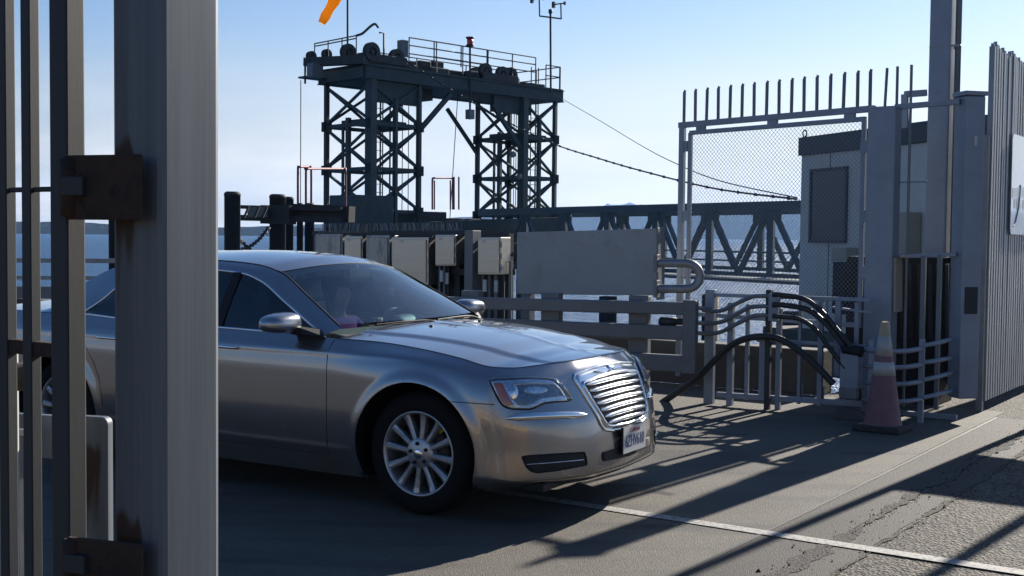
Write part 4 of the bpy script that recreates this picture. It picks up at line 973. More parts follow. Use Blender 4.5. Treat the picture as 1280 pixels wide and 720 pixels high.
b = MB(); b.bar(Vector((LP.x, LP.y, z_)) + near * -.01, Vector((far_e.x, far_e.y, z_ + .01)) + near * -.01, .03, .032); b.build('mid_rail', M['rust'], leaf, bevel=.003)
b = MB(); b.bar(Vector((LP.x, LP.y, .12)), Vector((far_e.x, far_e.y, .12)), .05, .05); b.build('bottom_rail', M['rusty'], leaf, bevel=.003)
# guard plate, pipe, painted post
g0, g1 = at(20, 510, 3.5), at(134, 522, 3.42)
pl = thing('guard_plate', 'galvanised guard plate with a rounded corner behind the gate leaf', 'guard', Vector((g1.x, g1.y, 0)))
def wall_rect(A, B, z0, z1, th, m, par, name, rad=0.):
    d = (B - A); d.z = 0; L_ = d.length; d.normalize(); n = Vector((-d.y, d.x, 0)); pts = [(0, z0), (L_, z0)]
    if rad: pts += [(L_ - rad + rad * math.cos(q), z1 - rad + rad * math.sin(q)) for q in [PI / 2 * i / 6 for i in range(7)]] + [(0, z1)]
    else: pts += [(L_, z1), (0, z1)]
    b = MB(); b.prism([Vector((A.x, A.y, 0)) + d * s_ + Z * z for s_, z in pts], n * th); return b.build(name, m, par, bevel=.004)
gA = g1 + (g0 - g1).normalized() * 1.1
wall_rect(g1 + (g0 - g1).normalized() * .125, g1, .03, g1.z, .03, M['galv_post'], pl, 'upright', .02)
wall_rect(gA, g1 + (g0 - g1).normalized() * .125, g1.z - .13, g1.z - .004, .028, M['galv'], pl, 'top_plate')
b = MB(); q0 = at(23, 540, 3.42); b.bar(Vector((q0.x, q0.y, .02)), q0, .018, .018); b.bar(q0, at(40, 541, 3.42), .018, .018); b.build('bracket', M['galv_light'], pl)
b = MB(); b.bar(Vector((gA.x, gA.y, 0)), Vector((gA.x, gA.y, g1.z - .12)), .05, .05); b.build('rear_leg', M['galv'], pl)
b = MB(); p0, p1 = at(46, 470, 3.05), at(-240, 482, 2.85); b.tube([p0, p1], .036, 16); b.lathe(p0, (p0 - p1).normalized(), [(.036, 0), (.03, .004), (.03, -.05), (0, -.05)], 16)
b.tube([Vector((p1.x, p1.y, 0)), p1], .036, 12)
b.build('pipe_rail', M['brown_pipe'], label='brown steel pipe rail end at the left edge behind the gate leaf', cat='rail')
p = at(4, 560, 3.3); b = MB(); b.obox(Vector((p.x, p.y, (at(4, 438, 3.3).z) / 2)), (.033, 0, 0), (0, .033, 0), (0, 0, at(4, 438, 3.3).z / 2)); b.build('bollard', M['white_rust'], bevel=.006, label='short off-white rust-stained post at the lower left edge', cat='bollard')

# ---- right side: the terminal gate
GA, GB = Vector((1.982, 11.589, 0)), Vector((3.199, 10.812, 0))
gd = (GB - GA).normalized(); gn = Vector((gd.y, -gd.x, 0));  gn = gn if gn.y < 0 else -gn     # towards us
def gp(px, py, off=0.): return line_at(px, py, GA + gn * off, GB + gn * off)
low = thing('pedestrian_gate', 'low galvanised bar gate with curved pipes in front of the mesh panel', 'gate', Vector((GA.x, GA.y, 0)))
def vbar(name, x0, x1, y0, y1, par, m=M['galv_blue'], off=0., dep=None):
    a_, c_ = gp((x0 + x1) / 2, y0, off), gp((x0 + x1) / 2, y1, off); w_ = (gp(x1, y0, off) - gp(x0, y0, off)).length
    z0, z1 = max(.0, c_.z), a_.z; b = MB(); b.obox(Vector((a_.x, a_.y, (z0 + z1) / 2)), gd * w_ / 2, gn * (dep or w_) / 2, (0, 0, (z1 - z0) / 2)); return b.build(name, m, par, bevel=.003)
vbar('gate_stile', 883, 894.3, 362, 512, low, off=.0, dep=.06)
for x0, x1, y0, y1 in ((911, 918, 378, 512), (933, 937.5, 380, 500), (951, 961, 420, 500), (971.5, 977.5, 385, 512), (999, 1003, 374, 505), (1024, 1030, 374, 507), (1045, 1052, 376, 470), (1069, 1074, 378, 430)): vbar('bar', x0, x1, y0, y1, low)
vbar('gate_stile', 958.5, 965, 362, 512, low, M['tower_dark'], off=.05)
for yl, yr, t_, x0, x1 in ((368.5, 375, .035, 894, 1089), (493, 505, .05, 896, 1078), (425, 433, .03, 946, 1082), (384, 391, .02, 1040, 1089)):
    b = MB(); b.bar(gp(x0, yl), gp(x1, yr), .04, t_); b.build('rail', M['galv_blue'], low, bevel=.004)
for x0, x1, yb in ((1003, 1026, 500), (1029, 1050, 503), (1056, 1078, 505)):
    b = MB(); b.tube([gp(x0, yb - 20, .0), gp(x0, yb, .0), gp(x1, yb + 1, .0), gp(x1, yb - 18, .0)], .012, 6); b.build('hoop', M['galv_light'], low)
for pts in ([(862, 384), (873.5, 384.7), (894, 389), (905, 387), (913.5, 383), (936, 372.5), (948, 370), (962, 370)], [(862, 403.8), (873.5, 403.8), (894, 403.8), (910, 399), (932.7, 386), (947, 383), (962, 383)], [(862, 416.6), (873.5, 416.6), (897.5, 416), (916.7, 407), (939, 396), (950, 394), (962, 394)]):
    b = MB(); b.tube(smooth_path([gp(x, y, .06) for x, y in pts], 6), .021, 10); b.build('curved_pipe', M['galv'], low)
clamp = MB(); clamp.obox(gp(968, 384, .07), gd * .045, gn * .04, Z * .13); clamp.build('hose_clamp', M['galv_blue'], low, bevel=.005)
for pts, r_, lab in (([(966, 368), (977, 368.7), (1006, 374), (1028.5, 391), (1047.7, 414), (1066, 436)], .024, 'uppermost black hose arching off the low gate clamp'), ([(966, 381), (977, 381), (1009, 387), (1031.7, 404), (1048, 424), (1060, 440.6)], .026, 'middle black hose arching between two others on the low gate'),
                     ([(966, 395), (977, 396), (999.7, 399), (1019, 412), (1038, 437), (1057, 461)], .022, 'lowest of the three black hoses arching off the gate clamp'),
                     ([(818, 512), (828, 503), (840, 495), (872, 472), (904, 440), (926, 425.5), (952, 420.5), (977, 424.6), (1006, 444), (1024, 461), (1042, 480)], .032, 'long thick black hose looping over the low gate from the pavement')):
    b = MB(); b.tube(smooth_path([gp(x, y, .13) for x, y in pts], 8), r_, 12); b.build('hose', M['rubber'], label=lab, cat='hose', group='black hoses on the low gate')
b = MB(); b.lathe(gp(1000, 505, .35) * 1, (0, 0, 1), [(0, 0)] * 2, 3) if False else None
# junction box where the hoses end
jb = thing('junction_box', 'dark steel junction box on the low gate where the hoses end', 'box', Vector((gp(1066, 470, .12).x, gp(1066, 470, .12).y, .1)))
b = MB(); c_ = gp(1064, 462, .08); b.obox(c_, gd * .085, gn * .07, Z * .17); b.build('housing', M['galv_blue'], jb, bevel=.01)
b = MB(); c_ = gp(1062, 491, .12); b.obox(c_, gd * .075, gn * .05, Z * .05); b.build('valve_block', M['galv'], jb, bevel=.008)
b = MB(); b.tube([gp(1054, 436, .12), gp(1078, 440, .12)], .05, 12); b.build('collar', M['dark'], jb)

# tall fence: square posts, pole, mesh panel with pickets
PA = line_at(852, 300, GA, GB); PA = at(852, 300, 12.9); PB = at(1100, 300, 11.15)
PA.z = PB.z = 0; pd = (PB - PA).normalized(); pn = Vector((pd.y, -pd.x, 0)); pn = pn if pn.y < 0 else -pn
def pp(px, py, off=0.): return line_at(px, py, PA + pn * off, PB + pn * off)
c_ = at(1102.5, 300, 11.1); htop = at(1102.5, 134, 11.1).z
b = MB(); b.obox(Vector((c_.x, c_.y, htop / 2)), V * .128, U * .10, (0, 0, htop / 2)); b.build('fence_post', M['galv_blue'], bevel=.012, label='broad square galvanised post beside the mesh gate panel, behind the cone', cat='post', group='square posts of the tall gate')
c2 = at(1208, 300, 10.75); h2 = at(1208, 121, 10.75).z
tp = thing('fence_post', 'broad square galvanised post where the picket fence begins, rusty plate on it', 'post', Vector((c2.x, c2.y, 0)), 'square posts of the tall gate')
qa_, qb_ = math.radians(168), math.radians(258); N1, N2 = Vector((math.sin(qa_), math.cos(qa_), 0)), Vector((math.sin(qb_), math.cos(qb_), 0))
b = MB(); b.obox(Vector((c2.x, c2.y, h2 / 2 + .1)), N1 * .095, N2 * .095, (0, 0, h2 / 2 - .1)); b.build('post', M['galv_blue'], tp, bevel=.012)
b = MB(); q_ = c2 + N1 * .098; b.obox(Vector((q_.x, q_.y, at(1210, 376, 10.6).z)), N2 * .062, N1 * .006, (0, 0, .12)); b.build('latch_plate', M['rusty'], tp, bevel=.003)
b = MB(); b.obox(Vector((c2.x, c2.y, h2 + .022)), N1 * .11, N2 * .11, (0, 0, .02)); b.build('cap', M['galv_blue'], tp, bevel=.006)
b = MB(); q_ = c2 + N1 * .097; b.obox(Vector((q_.x, q_.y, at(1211, 175, 10.6).z)), N2 * .014, N1 * .004, (0, 0, .042)); b.build('tag', M['white'], tp)
b = MB(); b.tube(smooth_path([c2 + V * .125 - U * .1 + Z * 2.45, c2 + V * .15 - U * .13 + Z * 2.3, c2 + V * .19 - U * .12 + Z * 2.18, c2 + V * .22 - U * .1 + Z * 2.26], 5), .006, 6); b.build('hook', M['galv_light'], tp)
c3 = at(1172, 300, 12.0)
pole = thing('utility_pole', 'tall grey steel pole with a strapped conduit rising behind the gate rail', 'pole', Vector((c3.x, c3.y, 0)))
b = MB(); b.obox(Vector((c3.x, c3.y, 2.9)), V * .104, U * .104, (0, 0, 2.9)); b.build('shaft', M['galv_blue'], pole, bevel=.02)
b = MB(); b.tube([Vector((c3.x, c3.y, .0)) + V * .15 + Z * z for z in (.2, 2.2, 5.8)], .03, 12); b.build('conduit', M['cab_grey'], pole)
for yy in (60, 330):
    z_ = at(1172, yy, 12.0).z; b = MB(); b.bar(Vector((c3.x, c3.y, z_)) - V * .10 - U * .102, Vector((c3.x, c3.y, z_)) + V * .18 - U * .102, .006, .02); b.lathe(Vector((c3.x, c3.y, z_)) + V * .145, (0, 0, 1), [(.032, -.02), (.036, -.02), (.036, .02), (.032, .02)], 12); b.build('strap', M['galv_light'], pole)
# mesh panel
mp_ = thing('mesh_gate', 'tall gate panel of chain-link mesh in a steel frame topped with pickets', 'gate', Vector((PA.x, PA.y, 0)))
def pbar(name, a_, c_, w_, h_, m=M['galv_blue'], par=mp_): 
    b = MB(); b.bar(a_, c_, w_, h_); return b.build(name, m, par, bevel=.004)
topL, topR = pp(852, 156.5), pp(1088, 136); zt = (topL.z + topR.z) / 2
def onp(px, z): q = pp(px, 300); return Vector((q.x, q.y, z))
zt = topL.z; ztr = topR.z
def zat(px): t = (pp(px, 300) - PA).dot(pd) / (PB - PA).length; return zt + (ztr - zt) * t
pbar('top_rail', onp(847, zat(847)), onp(1090, zat(1090)), .05, .06)
pbar('hinge_stile', onp(851, .12), onp(851, zat(851)), .06, .06)
fzT = pp(864, 166).z - zat(864)
fr = [(863, 'l'), (1078, 'r')]
zb_ = pp(863, 392).z
pbar('frame_top', onp(860.5, zat(860) + fzT), onp(1079, zat(1079) + fzT), .04, .045)
pbar('frame_side', onp(861, zb_), onp(861, zat(861) + fzT), .045, .04); pbar('frame_side', onp(1077, zb_), onp(1077, zat(1077) + fzT), .045, .04)
pbar('frame_bottom', onp(860.5, zb_), onp(1079, zb_), .04, .045)
for px_ in (874, 963, 1059):
    b = MB(); b.obox((onp(px_, zat(px_) + fzT / 2)), pd * .055, pn * .018, Z * abs(fzT) / 2); b.build('lug', M['galv_blue'], mp_)
for yy in (183, 270, 340):
    for px_ in (855.5, 1083):
        q_ = pp(px_, yy); b = MB(); b.obox(q_, pd * .055, pn * .018, Z * .055); b.build('lug', M['galv_blue'], mp_)
# chain link: crossing wires inside the frame
mesh = MB(); LX = (onp(1077, 0) - onp(861, 0)).length; O_ = onp(861, 0); za, zb2 = zb_, zat(970) + fzT
hh = zb2 - za; sp_ = .045; nw = int((LX + hh) / sp_)
for k in range(nw + 1):
    c0 = k * sp_ - hh
    for s_ in (1, -1):
        x0, x1 = c0, c0 + hh; y0, y1 = 0., hh
        if x0 < 0: y0 = -x0; x0 = 0.
        if x1 > LX: y1 = hh - (x1 - LX); x1 = LX
        if x1 - x0 < .02: continue
        xa, xb = (x0, x1) if s_ > 0 else (LX - x0, LX - x1)
        mesh.tube([O_ + pd * xa + Z * (za + y0) + pn * .002 * s_, O_ + pd * xb + Z * (za + y1) + pn * .002 * s_], .0019, 4, caps=False)
mesh.build('chain_link', M['wire'], mp_)
b = MB(); q_ = pp(1006, 167, .02); b.tube(arc(q_, pd * .022, Z * .034, 0, 2 * PI, 14)[:-1], .007, 6, closed=True); b.build('ring', M['tower_dark'], mp_)
pk = [(852.5, 108, 152), (866.5, 107, 151), (880.5, 106, 150), (895, 104, 149), (909.5, 103, 147.5), (924.5, 102, 146.5), (939.5, 101, 145.5), (955, 99.5, 144), (970.5, 98.5, 143), (986, 97, 142), (1001.5, 95.5, 140.5), (1017.5, 94, 139.5), (1034, 92.5, 138), (1050.5, 90.5, 136.5), (1068, 88.5, 135.5), (1083.5, 86.5, 134.5)]
for x, y0, y1 in pk:
    b = MB(); z1 = zat(x) + .37; q0, q1 = onp(x, zat(x) + .02), onp(x + rnd.uniform(-.4, .9), z1); b.bar(q0, q1 - Z * .02, .026, .02, up=pn); b.bar(q1 - Z * .021, q1 + pd * .012, .02, .016, up=pn); b.build('picket', M['galv'], mp_)
# fixed bays between the posts
fb = thing('fence_bay', 'narrow fixed fence bay of thin vertical bars between the two square posts', 'fence', Vector((at(1138, 300, 11.0).x, at(1138, 300, 11.0).y, 0)))
FA, FB = at(1086, 300, 11.2), at(1200, 300, 10.7); FA.z = FB.z = 0
def fp(px, py): return line_at(px, py, FA, FB)
for (x0, y0, x1, y1, w_, t_) in ((1119, 134, 1200, 127, .04, .05), (1119, 228, 1160, 227, .012, .014), (1112, 321, 1196, 318, .04, .035), (1119, 516, 1196, 522, .04, .05)):
    b = MB(); b.bar(fp(x0, y0), fp(x1, y1), w_, t_); b.build('rail', M['galv_blue'], fb, bevel=.003)
for x, y0, y1, w_ in ((1106, 85, 134, .026), (1122, 83, 512, .026), (1139.5, 81, 512, .026), (1155, 320, 512, .05), (1175, 318, 515, .045)):
    q0, q1 = fp(x, y1), fp(x + (3 if y1 < 200 else 0), y0); b = MB(); b.bar(q0 if y1 < 200 else Vector((q1.x, q1.y, .08)), q1, w_, w_ * .8, up=V); b.build('picket', M['galv'], fb, bevel=.003)
for x0, y0, x1, y1 in ((1131, 118, 1158, 116), (1131, 118, 1131, 160)):
    b = MB(); b.bar(at(x0, y0, 11.6), at(x1, y1, 11.6), .05, .06); b.build('back_bracket', M['galv_blue'], fb)
# bowed guard rails behind the cone
gr = thing('guard_rail', 'set of bowed steel pipes curving round the gate behind the cone', 'railing', Vector((at(1150, 480, 10.6).x, at(1150, 480, 10.6).y, 0)))
for yl, yr0, yr1 in ((437, 432, 424), (457, 453, 447), (478, 475, 466), (500, 497, 488)):
    b = MB(); b.tube(smooth_path([at(1080, yl, 10.75), at(1105, yl + 2, 10.5), at(1130, yl + 2, 10.4), at(1151, yl - 1, 10.5)], 5), .022, 10); b.build('bowed_pipe', M['galv_blue'], gr)
    b = MB(); b.tube(smooth_path([at(1153, yr0, 10.5), at(1170, (yr0 + yr1) / 2 + 1, 10.55), at(1190, yr1, 10.7)], 5), .02, 10); b.build('bowed_pipe', M['galv_blue'], gr)
for px_, d_ in ((1153, 10.52), (1090, 10.68)):
    q_ = at(px_, 424, d_); b = MB(); b.bar(Vector((q_.x, q_.y, 0)), q_, .045, .045); b.build('stanchion', M['galv_blue'], gr, bevel=.004)
# dark cabinet behind the guard rail with a pale bent edge
cb = thing('pump_cabinet', 'dark cabinet with a pale bent steel edge behind the bowed rails', 'cabinet', Vector((at(1140, 400, 11.9).x, at(1140, 400, 11.9).y, 0)))
q0 = at(1135, 300, 11.9); zt_ = at(1135, 322, 11.6).z
b = MB(); b.obox(Vector((q0.x, q0.y + .2, zt_ / 2)), V * .46 , U * .28, (0, 0, zt_ / 2)); b.build('housing', M['dark'], cb, bevel=.01)
b = MB(); b.bar(at(1122, 390, 11.05), at(1122, 322, 11.05), .03, .2, up=U); b.bar(at(1120.5, 320.5, 11.05), at(1149, 320.5, 11.05), .2, .022); b.build('bent_edge', M['cream'], cb, bevel=.006)
for x in (1119, 1128, 1138, 1149, 1163, 1172, 1184):
    b = MB(); q_ = at(x, 330, 11.44); b.bar(q_, at(x, 422, 11.44), .03, .03); b.build('slat', M['tower_dark'], cb)

# picket fence running away on the right, with the sign
F0 = gnd(1228, 514); F1 = F0 + U * 6; fd = U.copy(); fn_ = V.copy()
fen = thing('picket_fence', 'tall steel picket fence running away from us along the right edge', 'fence', Vector((F0.x, F0.y, 0)))
fr_ = random.Random(11)
for k in range(46):
    q_ = F0 + fd * (.02 + .098 * k); h_ = 3.46 + fr_.uniform(-.03, .03)
    b = MB(); b.bar(Vector((q_.x, q_.y, .1)), Vector((q_.x, q_.y, h_ - .03)) + fn_ * fr_.uniform(-.006, .006), .05, .060, up=fd); b.bar(Vector((q_.x, q_.y, h_ - .031)), Vector((q_.x, q_.y, h_)), .03, .02, up=fd)
    b.build('picket', M['galv_fence'], fen)
for z0, z1 in ((2.42, 2.62), (.35, .35)):
    b = MB(); b.bar(F0 + Z * z0 - fn_ * .05, F0 + fd * 5.4 + Z * z1 - fn_ * .05, .05, .05); b.build('rail', M['galv_blue'], fen)
b = MB(); b.bar(F0 - fn_ * .02 - fd * .04, F0 - fn_ * .02 - fd * .04 + Z * 2.6, .06, .06); b.build('end_post', M['galv_light'], fen, bevel=.006)
SA, SB = F0 + fn_ * .045, F1 + fn_ * .045
def sp2(px, py): return line_at(px, py, SA, SB)
sg = thing('wall_sign', 'white sign with rounded corners on the picket fence at the right edge', 'sign', sp2(1271, 295))
z0, z1 = sp2(1263, 293).z, sp2(1263, 166).z; L_ = 1.1; s0 = sp2(1262, 290); s0.z = 0
b = MB(); rad = .06; out = []
for cx, cz, q0 in ((L_ - rad, z1 - rad, 0), (rad, z1 - rad, PI / 2), (rad, z0 + rad, PI), (L_ - rad, z0 + rad, 1.5 * PI)):
    out += [(cx + rad * math.cos(q0 + PI / 2 * i / 5), cz + rad * math.sin(q0 + PI / 2 * i / 5)) for i in range(6)]
b.prism([s0 + fd * x + Z * z for x, z in out], fn_ * .006); b.build('sign_board', M['sign'], sg)
def sgm(pts, m, nm): b = MB(); b.prism([s0 + fd * x + Z * z + fn_ * .0065 for x, z in pts], fn_ * .002); b.build(nm, m, sg)
M['sign_grey'] = plain('sign_grey', (.42, .43, .44), .3); M['sign_mid'] = plain('sign_mid', (.56, .57, .58), .3)  # greys for the reflection in the board, painted on as flat shapes
sgm([(.05, z0 + .36), (L_ - .03, z0 + .40), (L_ - .03, z0 + .52), (.05, z0 + .46)], M['sign_mid'], 'reflection_band')
for x in (.12, .24, .36, .52, .68, .82): sgm([(x, z0 + .26), (x + .07, z0 + .26), (x + .07, z0 + .36), (x, z0 + .355)], M['sign_grey'], 'reflection_block')
b = MB(); b.tube([s0 + fd * x + Z * (z0 + z) + fn_ * .008 for x, z in ((.10, .08), (.2, .12), (.3, .24), (.36, .4), (.38, .5))], .008, 5); b.build('reflection_line', M['sign_dark'], sg)

# booth behind the mesh
B0, B1 = at(1000, 300, 22.), at(1162, 300, 18.6); B0.z = B1.z = 0; bd = (B1 - B0).normalized(); bn_ = Vector((bd.y, -bd.x, 0)); bn_ = bn_ if bn_.y < 0 else -bn_
bo = thing('booth', 'small grey flat-roofed booth with a dark window behind the mesh gate', 'booth', Vector((B0.x, B0.y, 0)))
zr = at(1000, 172, 22.).z; BL = 4.6
def bb(name, x0, x1, z0, z1, n0, n1, m, par=bo, bevel=0.):
    b = MB(); c_ = B0 + bd * ((x0 + x1) / 2) + bn_ * ((n0 + n1) / 2) + Z * ((z0 + z1) / 2); b.obox(c_, bd * (x1 - x0) / 2, bn_ * (n1 - n0) / 2, Z * (z1 - z0) / 2); return b.build(name, m, par, bevel=bevel)
pier = MB(); c_ = B0 + bd * BL / 2 - bn_ * 1.1; pier.obox(c_ - Z * .36, bd * (BL / 2 + .4), bn_ * 1.6, Z * .35); pier.build('pier_deck', M['concrete'], kind='structure')
bb('wall', 0, BL, -.02, zr - .3, -2.2, 0, M['booth'])
bb('roof_fascia', -.05, BL + .05, zr - .33, zr, -2.24, .05, M['booth_trim'], bevel=.01)
wx0, wx1 = (line_at(1016, 250, B0, B1) - B0).dot(bd), (line_at(1058, 250, B0, B1) - B0).dot(bd); wz0, wz1 = line_at(1030, 300, B0, B1).z, line_at(1030, 214, B0, B1).z
wf = bb('window', wx0, wx1, wz0, wz1, .001, .03, M['win_dark']); 
for a0_, a1_, c0_, c1_ in ((wx0 - .04, wx1 + .04, wz1, wz1 + .05), (wx0 - .04, wx1 + .04, wz0 - .05, wz0), (wx0 - .05, wx0, wz0 - .05, wz1 + .05), (wx1, wx1 + .05, wz0 - .05, wz1 + .05)): bb('window_frame', a0_, a1_, c0_, c1_, .002, .05, M['booth_trim'], wf)
for x in (.9, 1.8, 2.7, 3.6): bb('panel_joint', x, x + .02, .1, zr - .34, .0015, .006, M['booth_trim'])
cx0 = (line_at(1114, 290, B0, B1) - B0).dot(bd); cx1 = (line_at(1152, 290, B0, B1) - B0).dot(bd)
c_ = B0 + bd * (cx0 + cx1) / 2 + bn_ * .15
mc = thing('meter_cabinet', 'cream metal cabinet on the booth wall between the thin bars', 'cabinet', Vector((c_.x, c_.y, .6)))
bb('housing', cx0, cx1, line_at(1130, 345, B0, B1).z, line_at(1130, 266, B0, B1).z, .01, .25, M['cream'], mc, .008)
bb('door_seam', (cx0 + cx1) / 2 - .006, (cx0 + cx1) / 2 + .006, line_at(1130, 345, B0, B1).z + .02, line_at(1130, 266, B0, B1).z - .03, .251, .254, M['booth_trim'], mc)
tb = thing('tool_chest', 'cream-topped box standing low behind the mesh in front of the booth', 'box', at(1055, 400, 19.2))
b = MB(); b.obox(at(1058, 318, 19.4), bd * .2, bn_ * .15, Z * .11); b.build('lid', M['cream'], tb, bevel=.01)
b = MB(); b.obox(at(1058, 360, 19.4), bd * .19, bn_ * .14, Z * .42); b.build('body', M['dark'], tb, bevel=.01)

# traffic cone
c_ = gnd(1103, 538)
co = thing('traffic_cone', 'faded orange traffic cone with two white bands by the gate post', 'cone', Vector((c_.x, c_.y, .004)))
b = MB(); b.obox(c_ + Z * .03, V * .20, U * .20, (0, 0, .026)); b.build('base', M['cone_base'], co, bevel=.012)
def cone_r(z): return .155 + (.030 - .155) * (z - .055) / .865
b = MB(); b.lathe(c_, Z, [(.165, .052), (.158, .06)] + [(cone_r(z), z) for z in (.1, .3, .5, .7, .90)] + [(cone_r(.915) - .004, .918), (.02, .92), (.018, .85)], 40); b.build('body', M['cone'], co)
for z0, z1 in ((.47, .585), (.635, .80)):
    b = MB(); b.lathe(c_, Z, [(cone_r(z0) - .002, z0), (cone_r(z0) + .003, z0), (cone_r(z1) + .003, z1), (cone_r(z1) - .002, z1)], 40); b.build('white_band', M['cone_white'], co)
b = MB(); b.lathe(c_, Z, [(cone_r(.80) + .0035, .80), (cone_r(.915) + .003, .916), (.021, .924), (.019, .86)], 40); b.build('lit_tip', M['cone_lit_tip'], co)  # sunlit top of the cone as a paler sleeve

# broken kerb lump near the cone
b = MB(); q_ = gnd(1063, 524); rr_ = random.Random(4)
pts = [(-.14, -.1, 0), (.15, -.08, 0), (.17, .1, 0), (-.12, .11, 0), (-.10, -.06, .10), (.12, -.05, .09), (.10, .07, .07), (-.07, .08, .11)]
b.hexa([q_ + V * x + U * y + Z * z for x, y, z in pts]); b.build('concrete_lump', M['concrete_wall'], bevel=.012, label='broken pale concrete lump on the pavement left of the cone', cat='rubble')

# parapet along the dock edge
b = MB(); w0, w1 = uv(EDGE, -30), uv(EDGE, -4.35); b.hexa([w0, w1, w1 + U * .28, w0 + U * .28] + [p + Z * .47 for p in (w0, w1, w1 + U * .28, w0 + U * .28)])
b.build('parapet', M['concrete_wall'], bevel=.015, label='low concrete parapet along the dock edge behind the barrier', cat='wall')

# ---- road barrier: rails, end plate
TA, TB = at(570, 380, 12.45), at(872, 380, 11.45); TA.z = TB.z = 0; td = (TB - TA).normalized(); tn = Vector((td.y, -td.x, 0)); tn = tn if tn.y < 0 else -tn
def tp_(px, py, off=0.): return line_at(px, py, TA + tn * off, TB + tn * off)
ba = thing('road_barrier', 'grey steel road barrier of three broad rails between car and water', 'barrier', Vector((TB.x, TB.y, 0)))
for yl, yl2, yr, yr2 in ((370, 387, 378, 394), (397, 413, 408, 426), (430, 448, 445, 466)):
    a0_, a1_ = tp_(872, yr), tp_(872, yr2); zc, hh_ = (a0_.z + a1_.z) / 2, a0_.z - a1_.z
    l0_, l1_ = tp_(576, yl), tp_(576, yl2); zl = (l0_.z + l1_.z) / 2
    e_ = tp_(872, 380); s_ = tp_(576, 380); ext = s_ + (s_ - e_) * .9; zl2 = zl + (zl - zc) * .9
    b = MB(); b.bar(Vector((ext.x, ext.y, zl2)), Vector((e_.x, e_.y, zc)), .09, hh_); b.build('rail', M['barrier'], ba, bevel=.012)
b = MB(); e0, e1 = tp_(863.5, 375), tp_(863.5, 466.5); b.bar(Vector((e0.x, e0.y, e1.z)), e0, .115, .13, up=td); b.build('end_post', M['barrier'], ba, bevel=.01)
for px_ in (800, 690, 590, 480, 380):
    q_ = tp_(px_, 380, -.12); b = MB(); b.obox(Vector((q_.x, q_.y, .52)), td * .10, tn * .06, Z * .52); b.build('upright', M['barrier'], ba, bevel=.01)
b = MB(); b.tube([tp_(824, 402, .0), tp_(856, 402, .0)], .03, 12); b.lathe(tp_(838, 402), td, [(.03, -.1), (.042, -.1), (.042, .06), (.03, .06)], 12); b.build('latch_bolt', M['tower_dark'], ba)
# big grey panel and its hooped pipe
def quadbox(c4, th, m, name, par, bev=.006):
    """c4: four world corners, thickness away from us"""
    n = (c4[1] - c4[0]).cross(c4[3] - c4[0]).normalized(); n = n if n.y > 0 else -n
    b = MB(); b.hexa(c4 + [p + n * th for p in c4]); return b.build(name, m, par, bevel=bev)
dl, dr2 = 13.75, 12.5
pan = thing('control_panel', 'large blank grey steel panel behind the road barrier', 'panel', Vector((at(740, 360, 13.1).x, at(740, 360, 13.1).y, 0)))
quadbox([at(646, 367.5, dl), at(822, 369.5, dr2), at(822, 285.5, dr2), at(646, 290.5, dl)], .10, M['panel'], 'board', pan)
quadbox([at(822.5, 375, dr2 - .03), at(831, 374, dr2 + .12), at(831, 284, dr2 + .12), at(822.5, 284.5, dr2 - .03)], .02, M['galv'], 'edge_channel', pan)
for px_, d_ in ((660, 13.75), (800, 12.75)):
    q_ = at(px_, 366, d_); b = MB(); b.bar(Vector((q_.x, q_.y, 0)), q_, .12, .12); b.build('leg', M['barrier'], pan, bevel=.006)
ub_ = MB(); ub_.tube([at(822, 329, 12.3)] + [at(858, 329, 12.1)] + [at(858 + 17 * math.sin(q), 345 - 16 * math.cos(q), 12.1) for q in [PI * i / 10 for i in range(1, 10)]] + [at(858, 361, 12.1), at(822, 361, 12.3)], .045, 14)
ub_.build('bumper_hoop', M['galv_light'], pan)
for y_ in (329, 361):
    b = MB(); q_ = at(821, y_, 12.3); b.obox(q_, td * .02, tn * .06, Z * .09); b.build('hoop_flange', M['galv'], pan, bevel=.005)

